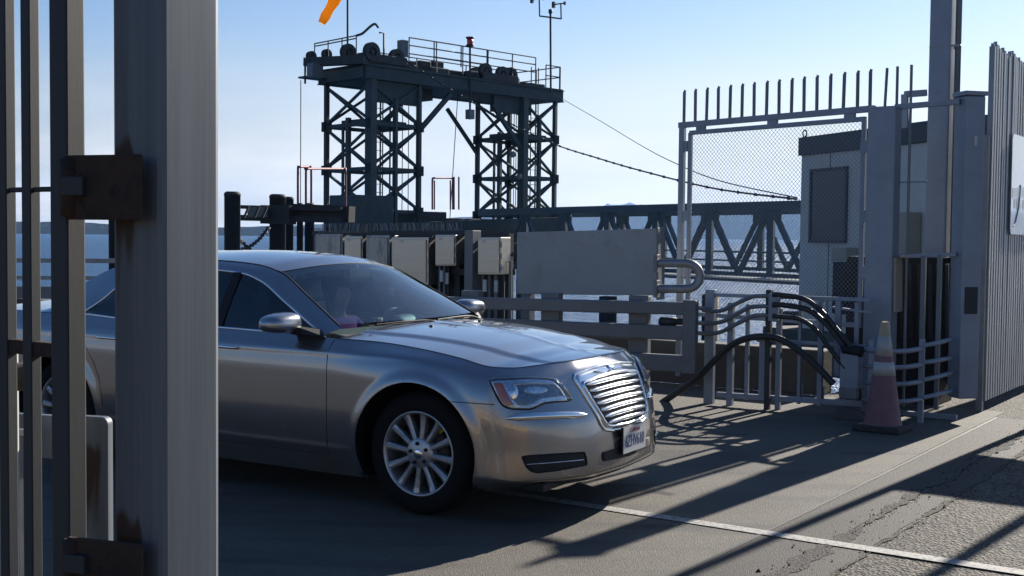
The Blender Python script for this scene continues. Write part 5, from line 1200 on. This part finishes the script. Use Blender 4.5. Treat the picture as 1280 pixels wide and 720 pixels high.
# electrical cabinets on a rack, left of the panel
CB = [(394, 428, 292.5, 345, 16.4, 'cab_grey', 'pale weathered steel cabinet farthest left on the rack behind the car roof'), (430.5, 453, 295, 352, 16.0, 'stainless', 'narrow plain stainless cabinet second from the left on the rack'), (457.5, 486.5, 294, 352, 15.7, 'cab_grey', 'water-stained steel cabinet left of the widest one on the rack'),
      (489.5, 535.5, 296.5, 356, 15.2, 'stainless', 'widest stainless cabinet in the middle of the rack'), (544, 569.5, 293.5, 332.5, 14.8, 'stainless', 'short stainless cabinet hung just right of the widest one'), (597, 626, 296.5, 343.5, 14.2, 'stainless', 'separate stainless cabinet between the grey rack post and large panel')]
M['cab_weather'] = mat('weathered_steel', (.40, .385, .36), .45, .6, .2, 5, .05, 30, stretch=(1, 1, .25), spots=(.24, .23, .21), spot_amt=.5)
for x0, x1, y0, y1, d_, mk, lab in CB:
    t_ = thing('electrical_cabinet', lab, 'cabinet', at((x0 + x1) / 2, y1, d_), 'steel electrical cabinets on the rack')
    dd = d_ - (x1 - x0) / 1500 * d_ * .62
    mm_ = M['cab_weather'] if mk == 'cab_grey' else M['stainless']
    c4 = [at(x0, y1, d_), at(x1, y1, dd), at(x1, y0, dd), at(x0, y0, d_)]
    quadbox(c4, .22, mm_, 'housing', t_, .008)
    n = (c4[1] - c4[0]).cross(c4[3] - c4[0]).normalized(); n = n if n.y < 0 else -n
    ins = [c4[0].lerp(c4[2], .05), c4[1].lerp(c4[3], .05), c4[2].lerp(c4[0], .05), c4[3].lerp(c4[1], .05)]
    quadbox([p + n * .018 for p in ins], .014, mm_, 'door', t_, .004)
    ex = (c4[1] - c4[0]).normalized()
    for f_ in (.2, .5, .8):
        q_ = c4[1].lerp(c4[2], f_) + n * .012 + ex * .012; b = MB(); b.tube([q_ - Z * .035, q_ + Z * .035], .012, 8); b.build('hinge', M['galv_light'], t_)
    q_ = c4[3].lerp(c4[2], .3) + n * .022 - Z * .05; b = MB(); b.obox(q_, ex * .02, n * .002, Z * .012); b.build('label_plate', M['white'], t_)
rk = thing('cabinet_rack', 'dark steel rack with wire bird spikes that carries the electrical cabinets', 'rack', Vector((at(500, 380, 15.4).x, at(500, 380, 15.4).y, 0)))
for (xa, da, xb, db, y_, t_) in ((392, 16.65, 632, 14.35, 291.5, .06), (392, 16.75, 642, 14.25, 340, .08), (392, 16.75, 642, 14.25, 318, .05)):
    b = MB(); b.bar(at(xa, y_, da), at(xb, y_, db), .06, t_); b.build('rail', M['tower_dark'], rk)
for px_, d_ in ((402, 16.75), (454.5, 16.2), (487.5, 15.8), (540, 15.25), (575, 14.9), (636, 14.4)):
    q_ = at(px_, 292, d_); b = MB(); b.bar(Vector((q_.x, q_.y, 0)), q_, .10, .08); b.build('upright', M['tower_dark'], rk)
for px_, d_ in ((550, 15.0), (556, 14.95), (561, 14.9), (604, 14.35), (612, 14.3), (620, 14.25), (629, 14.2), (638, 14.15)):
    q_ = at(px_, 326, d_); b = MB(); b.tube([Vector((q_.x, q_.y, .2)), q_], .022, 8); b.build('conduit', M['tower_dark'] if px_ % 2 else M['galv'], rk)
q_ = at(591, 288, 14.3); b = MB(); b.bar(Vector((q_.x, q_.y, 0)), q_, .17, .12); b.build('post', M['cab_grey'], rk, bevel=.006)
for x0, y0, dd in ((552, 345, 14.8), (559, 348, 14.8), (606, 357, 14.1), (620, 358, 14.1)):
    b = MB(); b.obox(at(x0, y0, dd), V * .022, U * .01, Z * .07); b.build('tag', M['white'], rk)
b = MB(); b.hexa([at(393, 292, 16.9), at(640, 292, 14.45), at(640, 292, 14.45) - Z * 1.1, at(393, 292, 16.9) - Z * 1.1] + [p + U * .03 for p in (at(393, 292, 16.9), at(640, 292, 14.45), at(640, 292, 14.45) - Z * 1.1, at(393, 292, 16.9) - Z * 1.1)]); b.build('backing', M['tower_dark'], rk)
bs = MB(); br = random.Random(2)
for k in range(110):
    t_ = k / 109; px_ = 398 + 178 * t_; q_ = at(px_, 291, 16.4 - 1.5 * t_)
    bs.tube([q_, q_ + V * br.uniform(-.05, .05) + U * br.uniform(-.05, .05) + Z * .125], .003, 3, caps=False)
bs.build('bird_spikes', M['galv_light'], rk)

# guard rails at the far left behind the car
rl = thing('deck_railing', 'pale steel railing along the ramp behind the rear of the car', 'railing', Vector((at(80, 380, 19).x, at(80, 380, 19).y, 0)))
for y_, t_, m_ in ((325, .07, 'galv_light'), (346.5, .06, 'galv_light'), (365, .19, 'barrier'), (381, .05, 'galv_light')):
    b = MB(); b.bar(at(-200, y_ - 1, 20), at(290, y_ + 2, 17.6), .06, t_); b.build('rail', M[m_], rl, bevel=.006)
for px_ in (-150, -30, 88, 200, 280):
    q_ = at(px_, 322, 19 - px_ * .0049); b = MB(); b.bar(Vector((q_.x, q_.y, -.2)), q_, .09, .09); b.build('stanchion', M['galv'], rl)

# ================================================================== PILES, GANTRY, BRIDGE
def pile(px, x1, ytop, d, lab, m_='pile'):
    r_ = (x1 - px) / 2 / 1500 * d; c_ = at((px + x1) / 2, ytop, d)
    b = MB(); b.lathe(Vector((c_.x, c_.y, SEA - 1)), Z, [(r_, 0), (r_, c_.z - SEA + 1 - .06), (r_ * 1.04, c_.z - SEA + 1 - .06), (r_ * 1.04, c_.z - SEA + 1), (r_ * .8, c_.z - SEA + 1.05), (0, c_.z - SEA + 1.05)], 24)
    return b.build('pile', M[m_], label=lab, cat='pile', group='steel piles in the water')
pile(280.5, 300.5, 242, 30, 'thick dark pile just right of the big foreground gate post')
pile(337, 357, 245, 33, 'thick dark pile in the middle of the piles, chain hooked to it')
pile(355, 367, 248, 36, 'thinner dark pile half hidden behind the middle pile')
pile(136, 152, 268, 30, 'dark pile seen between gate leaf and foreground gate post')
pile(371, 379, 256, 34, 'slender dark pile next to the red handrail, left one of two')
pile(381, 393, 256, 34.5, 'slender dark pile next to the cabinets, right one of two')
bk = thing('fender_beam', 'dark timber fender beam bolted across the piles left of the gantry', 'beam', Vector((at(340, 270, 32).x, at(340, 270, 32).y, 1.)))
for x0, y0, d0, x1, y1, d1, t_ in ((296, 258.5, 33.0, 430, 262, 31.5, .10), (296, 272, 33.0, 430, 275, 31.5, .16), (330, 268, 32.6, 366, 269, 32.1, .5), (360, 264, 32.5, 440, 268, 31.6, .42)):
    b = MB(); b.bar(at(x0, y0, d0), at(x1, y1, d1), .3, t_); b.build('beam', M['pile'], bk)
b = MB(); b.obox(at(322, 265, 32.3), V * .36, U * .03, Z * .14); b.build('board', M['beam_tan'], bk)
for x in (305, 318, 328): b = MB(); b.bar(at(x, 272, 31.4), at(x + 6, 258, 31.4), .06, .05); b.build('brace', M['pile'], bk)
def chain(p0, p1, sag, name, lab):
    n = 20; b = MB(); pts = [p0.lerp(p1, i / n) - Z * (sag * 4 * (i / n) * (1 - i / n)) for i in range(n + 1)]
    for i in range(n):
        c_ = (pts[i] + pts[i + 1]) / 2; t_ = (pts[i + 1] - pts[i]); l_ = t_.length * .66; t_.normalize(); s_ = t_.cross(Vector((0, 1, 0))).normalized() if i % 2 else t_.cross(t_.cross(Vector((0, 1, 0)))).normalized()
        b.tube(arc(c_, t_ * l_, s_ * .045, 0, 2 * PI, 12)[:-1], .018, 5, closed=True)
    return b.build(name, M['tower_dark'], label=lab, cat='chain', group='mooring chains between the piles')
chain(at(301, 312, 30.2), at(336, 284, 32.5), .12, 'chain', 'heavy chain rising from the left pile up to the middle pile')
chain(at(301, 300, 30.2), at(338, 320, 32.6), .15, 'chain', 'heavy chain hanging from the left pile down towards the car roof')

# red handrail hoops on the pier heads
def hoop(x0, x1, yt, yb, d0, d1, lab, extra=()):
    t_ = thing('hand_rail', lab, 'handrail', at((x0 + x1) / 2, yb, (d0 + d1) / 2), 'red handrail hoops under the gantry')
    r_ = .035
    b = MB(); b.tube(smooth_path([at(x0, yb, d0), at(x0, yt + 3, d0), at(x0 + 1.2, yt + .6, d0), at(x0 + 3, yt, d0), at(x1 - 3, yt, d1), at(x1 - 1.2, yt + .6, d1), at(x1, yt + 3, d1), at(x1, yb, d1)], 3), r_, 8); b.build('hoop', M['red_rail'], t_)
    for x in extra: b = MB(); b.tube([at(x, yb, d1), at(x, yt + (3 if x < x1 else -6), d1)], r_ * .9, 6); b.build('upright', M['red_rail'], t_)
hoop(372.5, 389, 208.5, 262, 35, 36, 'red-brown handrail hoop standing left of the gantry legs')
hoop(382.5, 432, 211, 262, 35.5, 41, 'long red-brown handrail hoop running from the pier into the gantry legs')
hoop(540.5, 566, 222.5, 262, 44, 45, 'red-brown handrail hoop between the two gantry towers', (543, 563))
for x, lab in ((567.5, 'left of two thin red poles standing right of the handrail hoop'), (573.5, 'right of two thin red poles standing right of the handrail hoop')):
    b = MB(); b.tube([at(x, 262, 45), at(x, 221, 45)], .035, 6); b.build('rail_pole', M['red_rail'], label=lab, cat='pole', group='thin red poles between the towers')

# ---- the lifting gantry
D = 48.
TC = at(463, 300, D); TC = Vector((TC.x, TC.y, 0)); UT = Vector((.712, .702, 0)); VT = Vector((-.702, .712, 0))
def T(s_, b_, z): return TC + UT * (s_ * 1.12) + VT * (b_ * .828) + Z * z
ZT, ZB = 8.32, 7.78
gan = thing('lift_gantry', 'dark green steel lifting gantry of two lattice towers joined by a top platform', 'gantry', TC + Z * SEA)
def tbar(name, a_, c_, w_, h_=None, m='tower', par=gan): b = MB(); b.bar(a_, c_, w_, h_ or w_); return b.build(name, M[m], par)
LV = [7.78, 6.05, 4.25, 2.55, .6]
WB = 3.6
def lattice(s0, s1, first):
    for k, (s_, b_) in enumerate(((s0, 0), (s1, 0), (s0, WB), (s1, WB))):
        big = (s_ == s0 and b_ == 0)
        tbar('leg', T(s_, b_, SEA - .5), T(s_, b_, ZB), .34 if big else .17, .34 if big else .17)
    tbar('leg', T((s0 + s1) / 2, 0, .2), T((s0 + s1) / 2, 0, 7.1), .16); tbar('leg', T(s0, WB * .5, SEA), T(s0, WB * .5, LV[1] + .3), .17); tbar('leg', T(s0, WB * .62, SEA), T(s0, WB * .62, LV[1]), .09)
    faces = (((s0, 0), (s1, 0)), ((s0, 0), (s0, WB)), ((s1, 0), (s1, WB)), ((s0, WB), (s1, WB)))
    for (p, q) in faces:
        for z in LV[1:4]: tbar('girt', T(*p, z), T(*q, z), .13, .15)
        for za, zb3 in zip(LV, LV[1:]):
            if zb3 < 2: continue
            tbar('brace', T(*p, za - .1), T(*q, zb3 + .1), .085, .10); tbar('brace', T(*p, zb3 + .1), T(*q, za - .1), .085, .10)
        tbar('brace', T(*p, 2.5), T((p[0] + q[0]) / 2, (p[1] + q[1]) / 2, .5), .10, .12); tbar('brace', T(*q, 2.5), T((p[0] + q[0]) / 2, (p[1] + q[1]) / 2, .5), .10, .12)
        for z in LV[1:4]:
            for c_ in (p, q):
                b = MB(); b.obox(T(*c_, z), UT * .19, VT * .11, Z * .20); b.build('gusset', M['tower'], gan)
    # mid platform inside the tower
    b = MB(); b.obox(T((s0 + s1) / 2 - .1, WB * .42, LV[1] + .12), UT * 1.1, VT * .75, Z * .09); b.build('landing', M['tower'], gan)
    for k in range(3): tbar('guide', T(s0 + .5 + .45 * k, WB * .25, SEA), T(s0 + .5 + .45 * k, WB * .25, ZB), .05)
lattice(0, 2.22, True); lattice(7.65, 9.5, False)
for k, (s_, b_) in enumerate(((.45, WB * .16), (8.9, WB * .3))):     # caged ladders
    b = MB(); b.tube([T(s_, b_, .4), T(s_, b_, 8.4 + (1.0 if k else -.6))], .025, 4); b.tube([T(s_ + .42, b_, .4), T(s_ + .42, b_, 8.4 + (1.0 if k else -.6))], .025, 4)
    for z in np.arange(.6, 7.9, .34): b.tube([T(s_, b_, z), T(s_ + .42, b_, z)], .014, 3)
    b.build('ladder', M['tower'], gan)
# knee braces, girders, platform
tbar('knee_brace', T(2.22, 0, 5.9), T(3.75, 0, 7.55), .16, .18); tbar('knee_brace', T(7.65, 0, 5.4), T(5.95, 0, 7.35), .16, .18)
tbar('knee_brace', T(2.22, WB, 5.9), T(3.75, WB, 7.55), .14); tbar('knee_brace', T(7.65, WB, 5.4), T(5.95, WB, 7.35), .14)
for b_ in (0, WB): 
    tbar('top_girder', T(-.3, b_, (ZT + ZB) / 2), T(9.85, b_, (ZT + ZB) / 2), .28, ZT - ZB - .08)
    for z in (ZT - .02, ZB + .02): tbar('flange', T(-.3, b_, z), T(9.85, b_, z), .42, .04)
for s_ in (-.25, 2.3, 4.7, 7.3, 9.8): tbar('cross_girder', T(s_, 0, (ZT + ZB) / 2), T(s_, WB, (ZT + ZB) / 2), .26, ZT - ZB - .1)
b = MB(); b.obox(T(4.78, WB / 2, ZT + .03), UT * 5.7, VT * (WB * .414 + .1), Z * .03); b.build('deck_plate', M['tower'], gan)
b = MB(); b.obox(T(4.78, WB / 2, ZB + .05), UT * 5.5, VT * (WB * .414 - .15), Z * .02); b.build('soffit', M['tower'], gan)
b = MB(); b.obox(T(1.25, .2, 7.35), UT * 1.25, VT * .14, Z * .42); b.build('drop_girder', M['tower'], gan)
b = MB(); b.obox(T(7.1, .2, 7.42), UT * 1.15, VT * .14, Z * .36); b.build('drop_girder', M['tower'], gan)
b = MB(); b.obox(T(3.2, WB * .5, 7.6), UT * .5, VT * .5, Z * .25); b.build('sheave_box', M['tower'], gan)
b = MB(); b.obox(T(5.3, .9, 7.66), UT * .5, VT * .12, Z * .05); b.build('walkway_light', M['beam_tan'], gan)
# machinery on top
def sheave(s_, b_, z, r_, par=gan):
    r_ *= .86; c_ = T(s_, b_, z - .08); b = MB()
    b.lathe(c_ - VT * .09, VT, [(r_ * .5, 0), (r_, 0), (r_, .06), (r_ * .9, .07), (r_ * .9, .11), (r_, .12), (r_, .18), (r_ * .5, .18), (r_ * .5, 0)], 28, smooth=False)
    so_ = b.build('sheave', M['tower_dark'], par)
    b = MB(); b.lathe(c_ - VT * .1, VT, [(0, 0), (r_ * .25, 0), (r_ * .25, .2), (0, .2)], 16, smooth=False); b.build('hub', M['tower_dark'], so_)
    for q in range(5):
        a_ = 2 * PI * q / 5 + .3; b = MB(); b.bar(c_ + (UT * math.cos(a_) + Z * math.sin(a_)) * r_ * .2, c_ + (UT * math.cos(a_) + Z * math.sin(a_)) * r_ * .55, r_ * .34, .08, up=VT); b.build('spoke', M['tower_dark'], so_)
for s_, b_, z, r_ in ((-.05, -.1, 8.92, .44), (1.2, .1, 8.85, .42), (-.35, 1.2, 8.95, .42), (5.55, .0, 8.82, .40), (6.45, .0, 8.78, .40), (7.0, .1, 8.80, .42), (6.0, 1.4, 8.8, .4)): sheave(s_, b_, z, r_)
for s_, b_, z, r_ in ((-.75, WB - .1, 8.95, .25), (-.55, WB * .72, 8.98, .25)): sheave(s_, b_, z, r_)
tbar('machinery_bed', T(-.9, WB, 8.62), T(-.3, -.15, 8.50), .4, .34, 'tower_dark')
for s0, s1, b_, z, h_ in ((-.3, 2.2, .3, 8.55, .35), (-.5, 1.7, .25, 8.62, .36), (5.2, 7.4, .25, 8.52, .34), (.2, 2.8, 1.5, 8.6, .5), (4.4, 6.0, 1.6, 8.55, .45), (1.6, 3.9, .5, 8.5, .26), (3.0, 3.6, .6, 8.65, .5), (2.3, 2.9, .5, 8.62, .42), (4.9, 7.6, .4, 8.5, .3), (7.6, 8.9, .3, 8.42, .16), (5.2, 6.2, 1.2, 8.6, .4)):
    b = MB(); b.obox(T((s0 + s1) / 2, b_, z), UT * (s1 - s0) / 2, VT * .32, Z * h_ / 2); b.build('machinery', M['tower_dark'], gan, bevel=.03)
b = MB(); b.obox(T(-1.0, WB * .75, 8.2), UT * .26, VT * .2, Z * .28); b.build('control_box', M['cab_grey'], gan)
tbar('side_shelf', T(-1.3, WB * .9, 7.95), T(-.2, WB * .9, 7.95), .5, .07); tbar('shelf_post', T(-1.15, WB * .9, 7.7), T(-1.15, WB * .9, 8.75), .06)
b = MB(); b.obox(T(1.55, .2, 9.2), UT * .16, VT * .16, Z * .33); b.build('cabinet', M['cab_grey'], gan)
def hrail(p0, p1, h_, n, rails=(1., .55), name='platform_rail', r_=.028):
    b = MB()
    for f_ in rails: b.tube([p0 + Z * h_ * f_, p1 + Z * h_ * f_], r_, 5)
    for k in range(n + 1): q_ = p0.lerp(p1, k / n); b.tube([q_, q_ + Z * h_], r_, 5)
    b.build(name, M['tower'], gan)
hrail(T(1.7, -.05, 8.35), T(8.3, -.05, 8.35), 1.3, 5, (1., .76, .5)); hrail(T(1.7, WB, 8.35), T(9.6, WB, 8.35), 1.08, 6); hrail(T(9.75, 0, 8.35), T(9.75, WB, 8.35), 1.05, 2); hrail(T(8.9, -.05, 8.35), T(9.75, -.05, 8.35), 1.05, 1); hrail(T(2.9, -.05, 8.75), T(5.6, -.05, 8.75), .9, 2, (1., .66, .3))
hrail(T(-.55, WB, 8.7), T(-.55, .2, 8.72), .72, 3, (1., .85))
b = MB(); b.tube(smooth_path([T(-.55, .2, 9.44), T(-.5, -.2, 9.5), T(-.35, -.5, 9.75), T(-.25, -.7, 9.85), T(-.15, -.8, 9.7)], 4), .05, 6); b.tube([T(.5, -.1, 8.5), T(.5, -.1, 9.65), T(.3, -.1, 9.65)], .04, 5); b.build('davit', M['tower'], gan)
for s_, b_, zb4 in ((-1.0, WB + .3, 1.5), (-.2, WB * .9, 1.2), (2.6, .6, 1.), (2.75, WB * .6, .8), (3.05, WB * .6, .8), (4.6, WB * .4, .5), (8.2, WB * .4, 1.), (8.0, 1.0, 1.)):
    b = MB(); b.tube([T(s_, b_, zb4), T(s_ + (.5 if s_ == 4.6 else 0), b_, 7.9)], .018, 4); b.build('hoist_cable', M['tower_dark'], gan)
b = MB(); b.obox(T(-.35, .1, 1.9), UT * .95, VT * .85, Z * 1.25); b.build('counterweight', M['tower'], gan, bevel=.03)
b = MB(); b.obox(T(7.6, .3, 1.2), UT * 1.2, VT * .6, Z * .9); b.build('counterweight', M['tower'], gan, bevel=.03)
for s_, b_, w_, h_, z in ((3.0, 1.0, .9, .7, 1.9), (5.2, 1.4, 1.6, .6, 1.75), (3.9, .3, .5, .5, 1.6)):
    b = MB(); b.obox(T(s_, b_, z), UT * w_, VT * .6, Z * h_); b.build('machinery_house', M['tower_dark'], gan, bevel=.03)
tbar('apron_girder', T(-1.5, -.2, 1.55), T(10.2, -.2, 2.1), .5, .85, 'tower'); tbar('apron_girder', T(1., -1.2, .85), T(7.5, -1.2, 1.1), .4, .5, 'tower_dark')
for s_ in (1.6, 2.4, 3.4, 4.4, 5.6, 6.6): tbar('apron_strut', T(s_, -.2, 2.0), T(s_ + .5, -.5, .2), .12)
# floodlight lamps on the right tower
for px_, py_ in ((641, 193), (649, 221)): b = MB(); b.lathe(at(px_, py_, 52), (0, -1, 0), [(.02, -.2), (.1, -.15), (.14, 0), (0, .02)], 12); b.build('floodlight', M['galv_light'], gan)

# beacon, windsock and wind gauge
q_ = at(587.5, 140, 51.5)
bc = thing('beacon', 'red aviation beacon on a thin pole in front of the gantry platform', 'beacon', q_)
b = MB(); b.tube([at(587.5, 142, 51.5), at(587.5, 57, 51.5)], .05, 6); b.build('pole', M['tower_dark'], bc)
t0 = at(587.5, 57, 51.5); b = MB(); b.lathe(t0, Z, [(.09, 0), (.13, .04), (.14, .30), (.0, .32)], 16); b.build('lamp', M['red_lamp'], bc)
for z in (0, .33): b = MB(); b.lathe(t0 + Z * z, Z, [(0, -.03), (.18, -.03), (.18, .03), (0, .03)], 16); b.build('lamp_ring', M['tower_dark'], bc)
b = MB(); b.obox(at(587.5, 143, 51.5), UT * .14, VT * .14, Z * .2); b.build('junction', M['galv'], bc)
wk = thing('windsock', 'orange windsock hanging limp from a thin mast above the gantry', 'windsock', at(434.5, 72, 49.5))
b = MB(); b.tube([at(434.5, 80, 49.5), at(434.5, -30, 49.5)], .045, 6); b.build('mast', M['tower_dark'], wk)
tip, top_ = at(402, 29, 49.5), at(432, -24, 49.5); dw = (tip - top_); 
prof = [(.0 + .27 - .10 * t_ + .02 * math.sin(t_ * 17), dw.length * t_) for t_ in [i / 12 for i in range(13)]]
b = MB(); b.lathe(top_, dw.normalized(), prof, 18); b.build('sock', M['orange'], wk)
b = MB(); b.tube(arc(top_, dw.cross(Z).normalized() * .27, dw.cross(dw.cross(Z)).normalized() * .27, 0, 2 * PI, 16)[:-1], .025, 5, closed=True); b.build('ring', M['tower_dark'], wk)
q_ = at(688, 118, 53)
an = thing('wind_gauge', 'wind gauge with two cross arms on a thin mast at the gantry end', 'wind gauge', q_)
b = MB(); b.tube([at(688.5, 116, 53), at(688, 16, 53)], .05, 6); b.build('mast', M['tower_dark'], an)
b = MB(); b.tube([at(674, 20, 53), at(702, 23.5, 53)], .035, 6); b.tube([at(674.5, 20, 53), at(674, -2, 53)], .035, 6); b.tube([at(701.5, 23.5, 53), at(701, 5, 53)], .035, 6); b.build('yoke', M['tower_dark'], an)
for x, y in ((674, -1), (701, 5)):
    b = MB(); b.tube([at(x - 8, y + .5, 53), at(x + 5, y - 1, 53)], .03, 6); b.obox(at(x - 9, y + 1, 53), V * .06, U * .06, Z * .13); b.obox(at(x + 5, y - 1, 53), V * .04, U * .04, Z * .07); b.build('vane', M['tower_dark'], an)
b = MB(); b.lathe(at(688, 15, 53), Z, [(.0, -.1), (.09, -.05), (.09, .1), (0, .14)], 10); b.build('sensor', M['tower_dark'], an)

# cables strung from the gantry to the shore
def cable(pts, r_, lab, coil=0):
    P_ = smooth_path([at(*p) for p in pts], 16); b = MB(); b.tube(P_, r_, 5)
    if coil:
        for i in range(2, len(P_) - 2, 3): b.lathe(P_[i], (P_[i + 1] - P_[i]).normalized(), [(r_, -.05), (r_ * 1.8, -.03), (r_ * 1.8, .03), (r_, .05)], 6)
    b.build('cable', M['tower_dark'], label=lab, cat='cable')
cable([(505, 74, 48.6), (560, 110, 47), (630, 150, 44), (693, 180, 41), (745, 197, 37), (800, 213, 33), (890, 235, 28), (996, 249, 22.0)], .022, 'thick beaded cable sagging from the gantry down to the booth roof', 1)
cable([(693, 118, 53), (745, 148, 46), (800, 181, 38), (842, 203, 30), (900, 226, 25), (996, 247, 22.2)], .012, 'thin guy wire running down from the gantry end towards the mesh gate')

# ---- truss bridge
Bq = at(690, 300, 50); Bq = Vector((Bq.x, Bq.y, 0)); bd2 = Vector((.5225, -.8526, 0))
def Bp(l_, z): return Bq + bd2 * l_ + Z * z
brg = thing('truss_bridge', 'grey-green steel truss bridge running from the gantry towards the booth', 'bridge', Bq + bd2 * 12 + Z * SEA)
bn2 = Vector((bd2.y, -bd2.x, 0)); bn2 = bn2 if bn2.y > 0 else -bn2
def brb(name, a_, c_, w_, h_): b = MB(); b.bar(a_, c_, w_, h_); b.build(name, M['bridge'], brg)
zc_t, zc_b = 2.68, .42
for side in (0, 1):
    o_ = bn2 * (5.2 * side)
    brb('top_chord', Bp(-6, zc_t) + o_, Bp(27, zc_t) + o_, .26, .28); brb('bottom_chord', Bp(-6, zc_b) + o_, Bp(27, zc_b) + o_, .2, .14)
    for k in range(-1, 10):
        l_ = .9 + 3. * k
        brb('post', Bp(l_, zc_b) + o_, Bp(l_, zc_t) + o_, .18, .22); brb('diagonal', Bp(l_, zc_t) + o_, Bp(l_ - 1.5, zc_b) + o_, .14, .15); brb('diagonal', Bp(l_, zc_t) + o_, Bp(l_ + 1.5, zc_b) + o_, .14, .15)
        b = MB(); b.obox(Bp(l_, zc_t - .2) + o_, bd2 * .42, bn2 * .05, Z * .24); b.build('gusset', M['bridge'], brg)
b = MB(); c_ = Bp(10.5, .2) + bn2 * 2.6; b.obox(c_, bd2 * 16.5, bn2 * 2.55, Z * .05); b.build('bridge_deck', M['bridge'], brg)
for z in (.85, 1.15): brb('hand_rail', Bp(-6, z) + bn2 * .4, Bp(27, z) + bn2 * .4, .05, .06)
for l_ in (4, 14, 24):
    for side in (0, 1):
        b = MB(); q_ = Bp(l_, 0) + bn2 * (5.2 * side); b.lathe(Vector((q_.x, q_.y, SEA - 1)), Z, [(.35, 0), (.35, 4.9), (0, 4.9)], 14); b.build('pier', M['pile'], brg)

# ---- just outside the frame on the right: the posts whose shadows lie across the asphalt
sp3 = thing('sign_post', 'steel post with a blank plate outside the right edge, its shadow across the asphalt', 'sign', Vector((5.32, 11.3, 0)))
b = MB(); b.tube([Vector((5.32, 11.3, 0)), Vector((5.32, 11.3, 4.2))], .045, 10); b.build('post', M['galv'], sp3)
b = MB(); b.obox(Vector((5.66, 11.02, 1.84)), V * .40, U * .012, Z * .40); b.build('plate', M['white'], sp3)
lp3 = thing('lamp_post', 'slim grey lamp post outside the right edge, seen by its thin shadow', 'lamp post', Vector((6.25, 11.0, 0)))
b = MB(); b.tube([Vector((6.25, 11.0, 0)), Vector((6.25, 11.0, 5.6))], [.06, .04], 10); b.build('post', M['galv'], lp3)
b = MB(); b.obox(Vector((6.25, 11.0, 5.66)), V * .28, U * .1, Z * .06); b.build('lamp_head', M['galv'], lp3, bevel=.01)
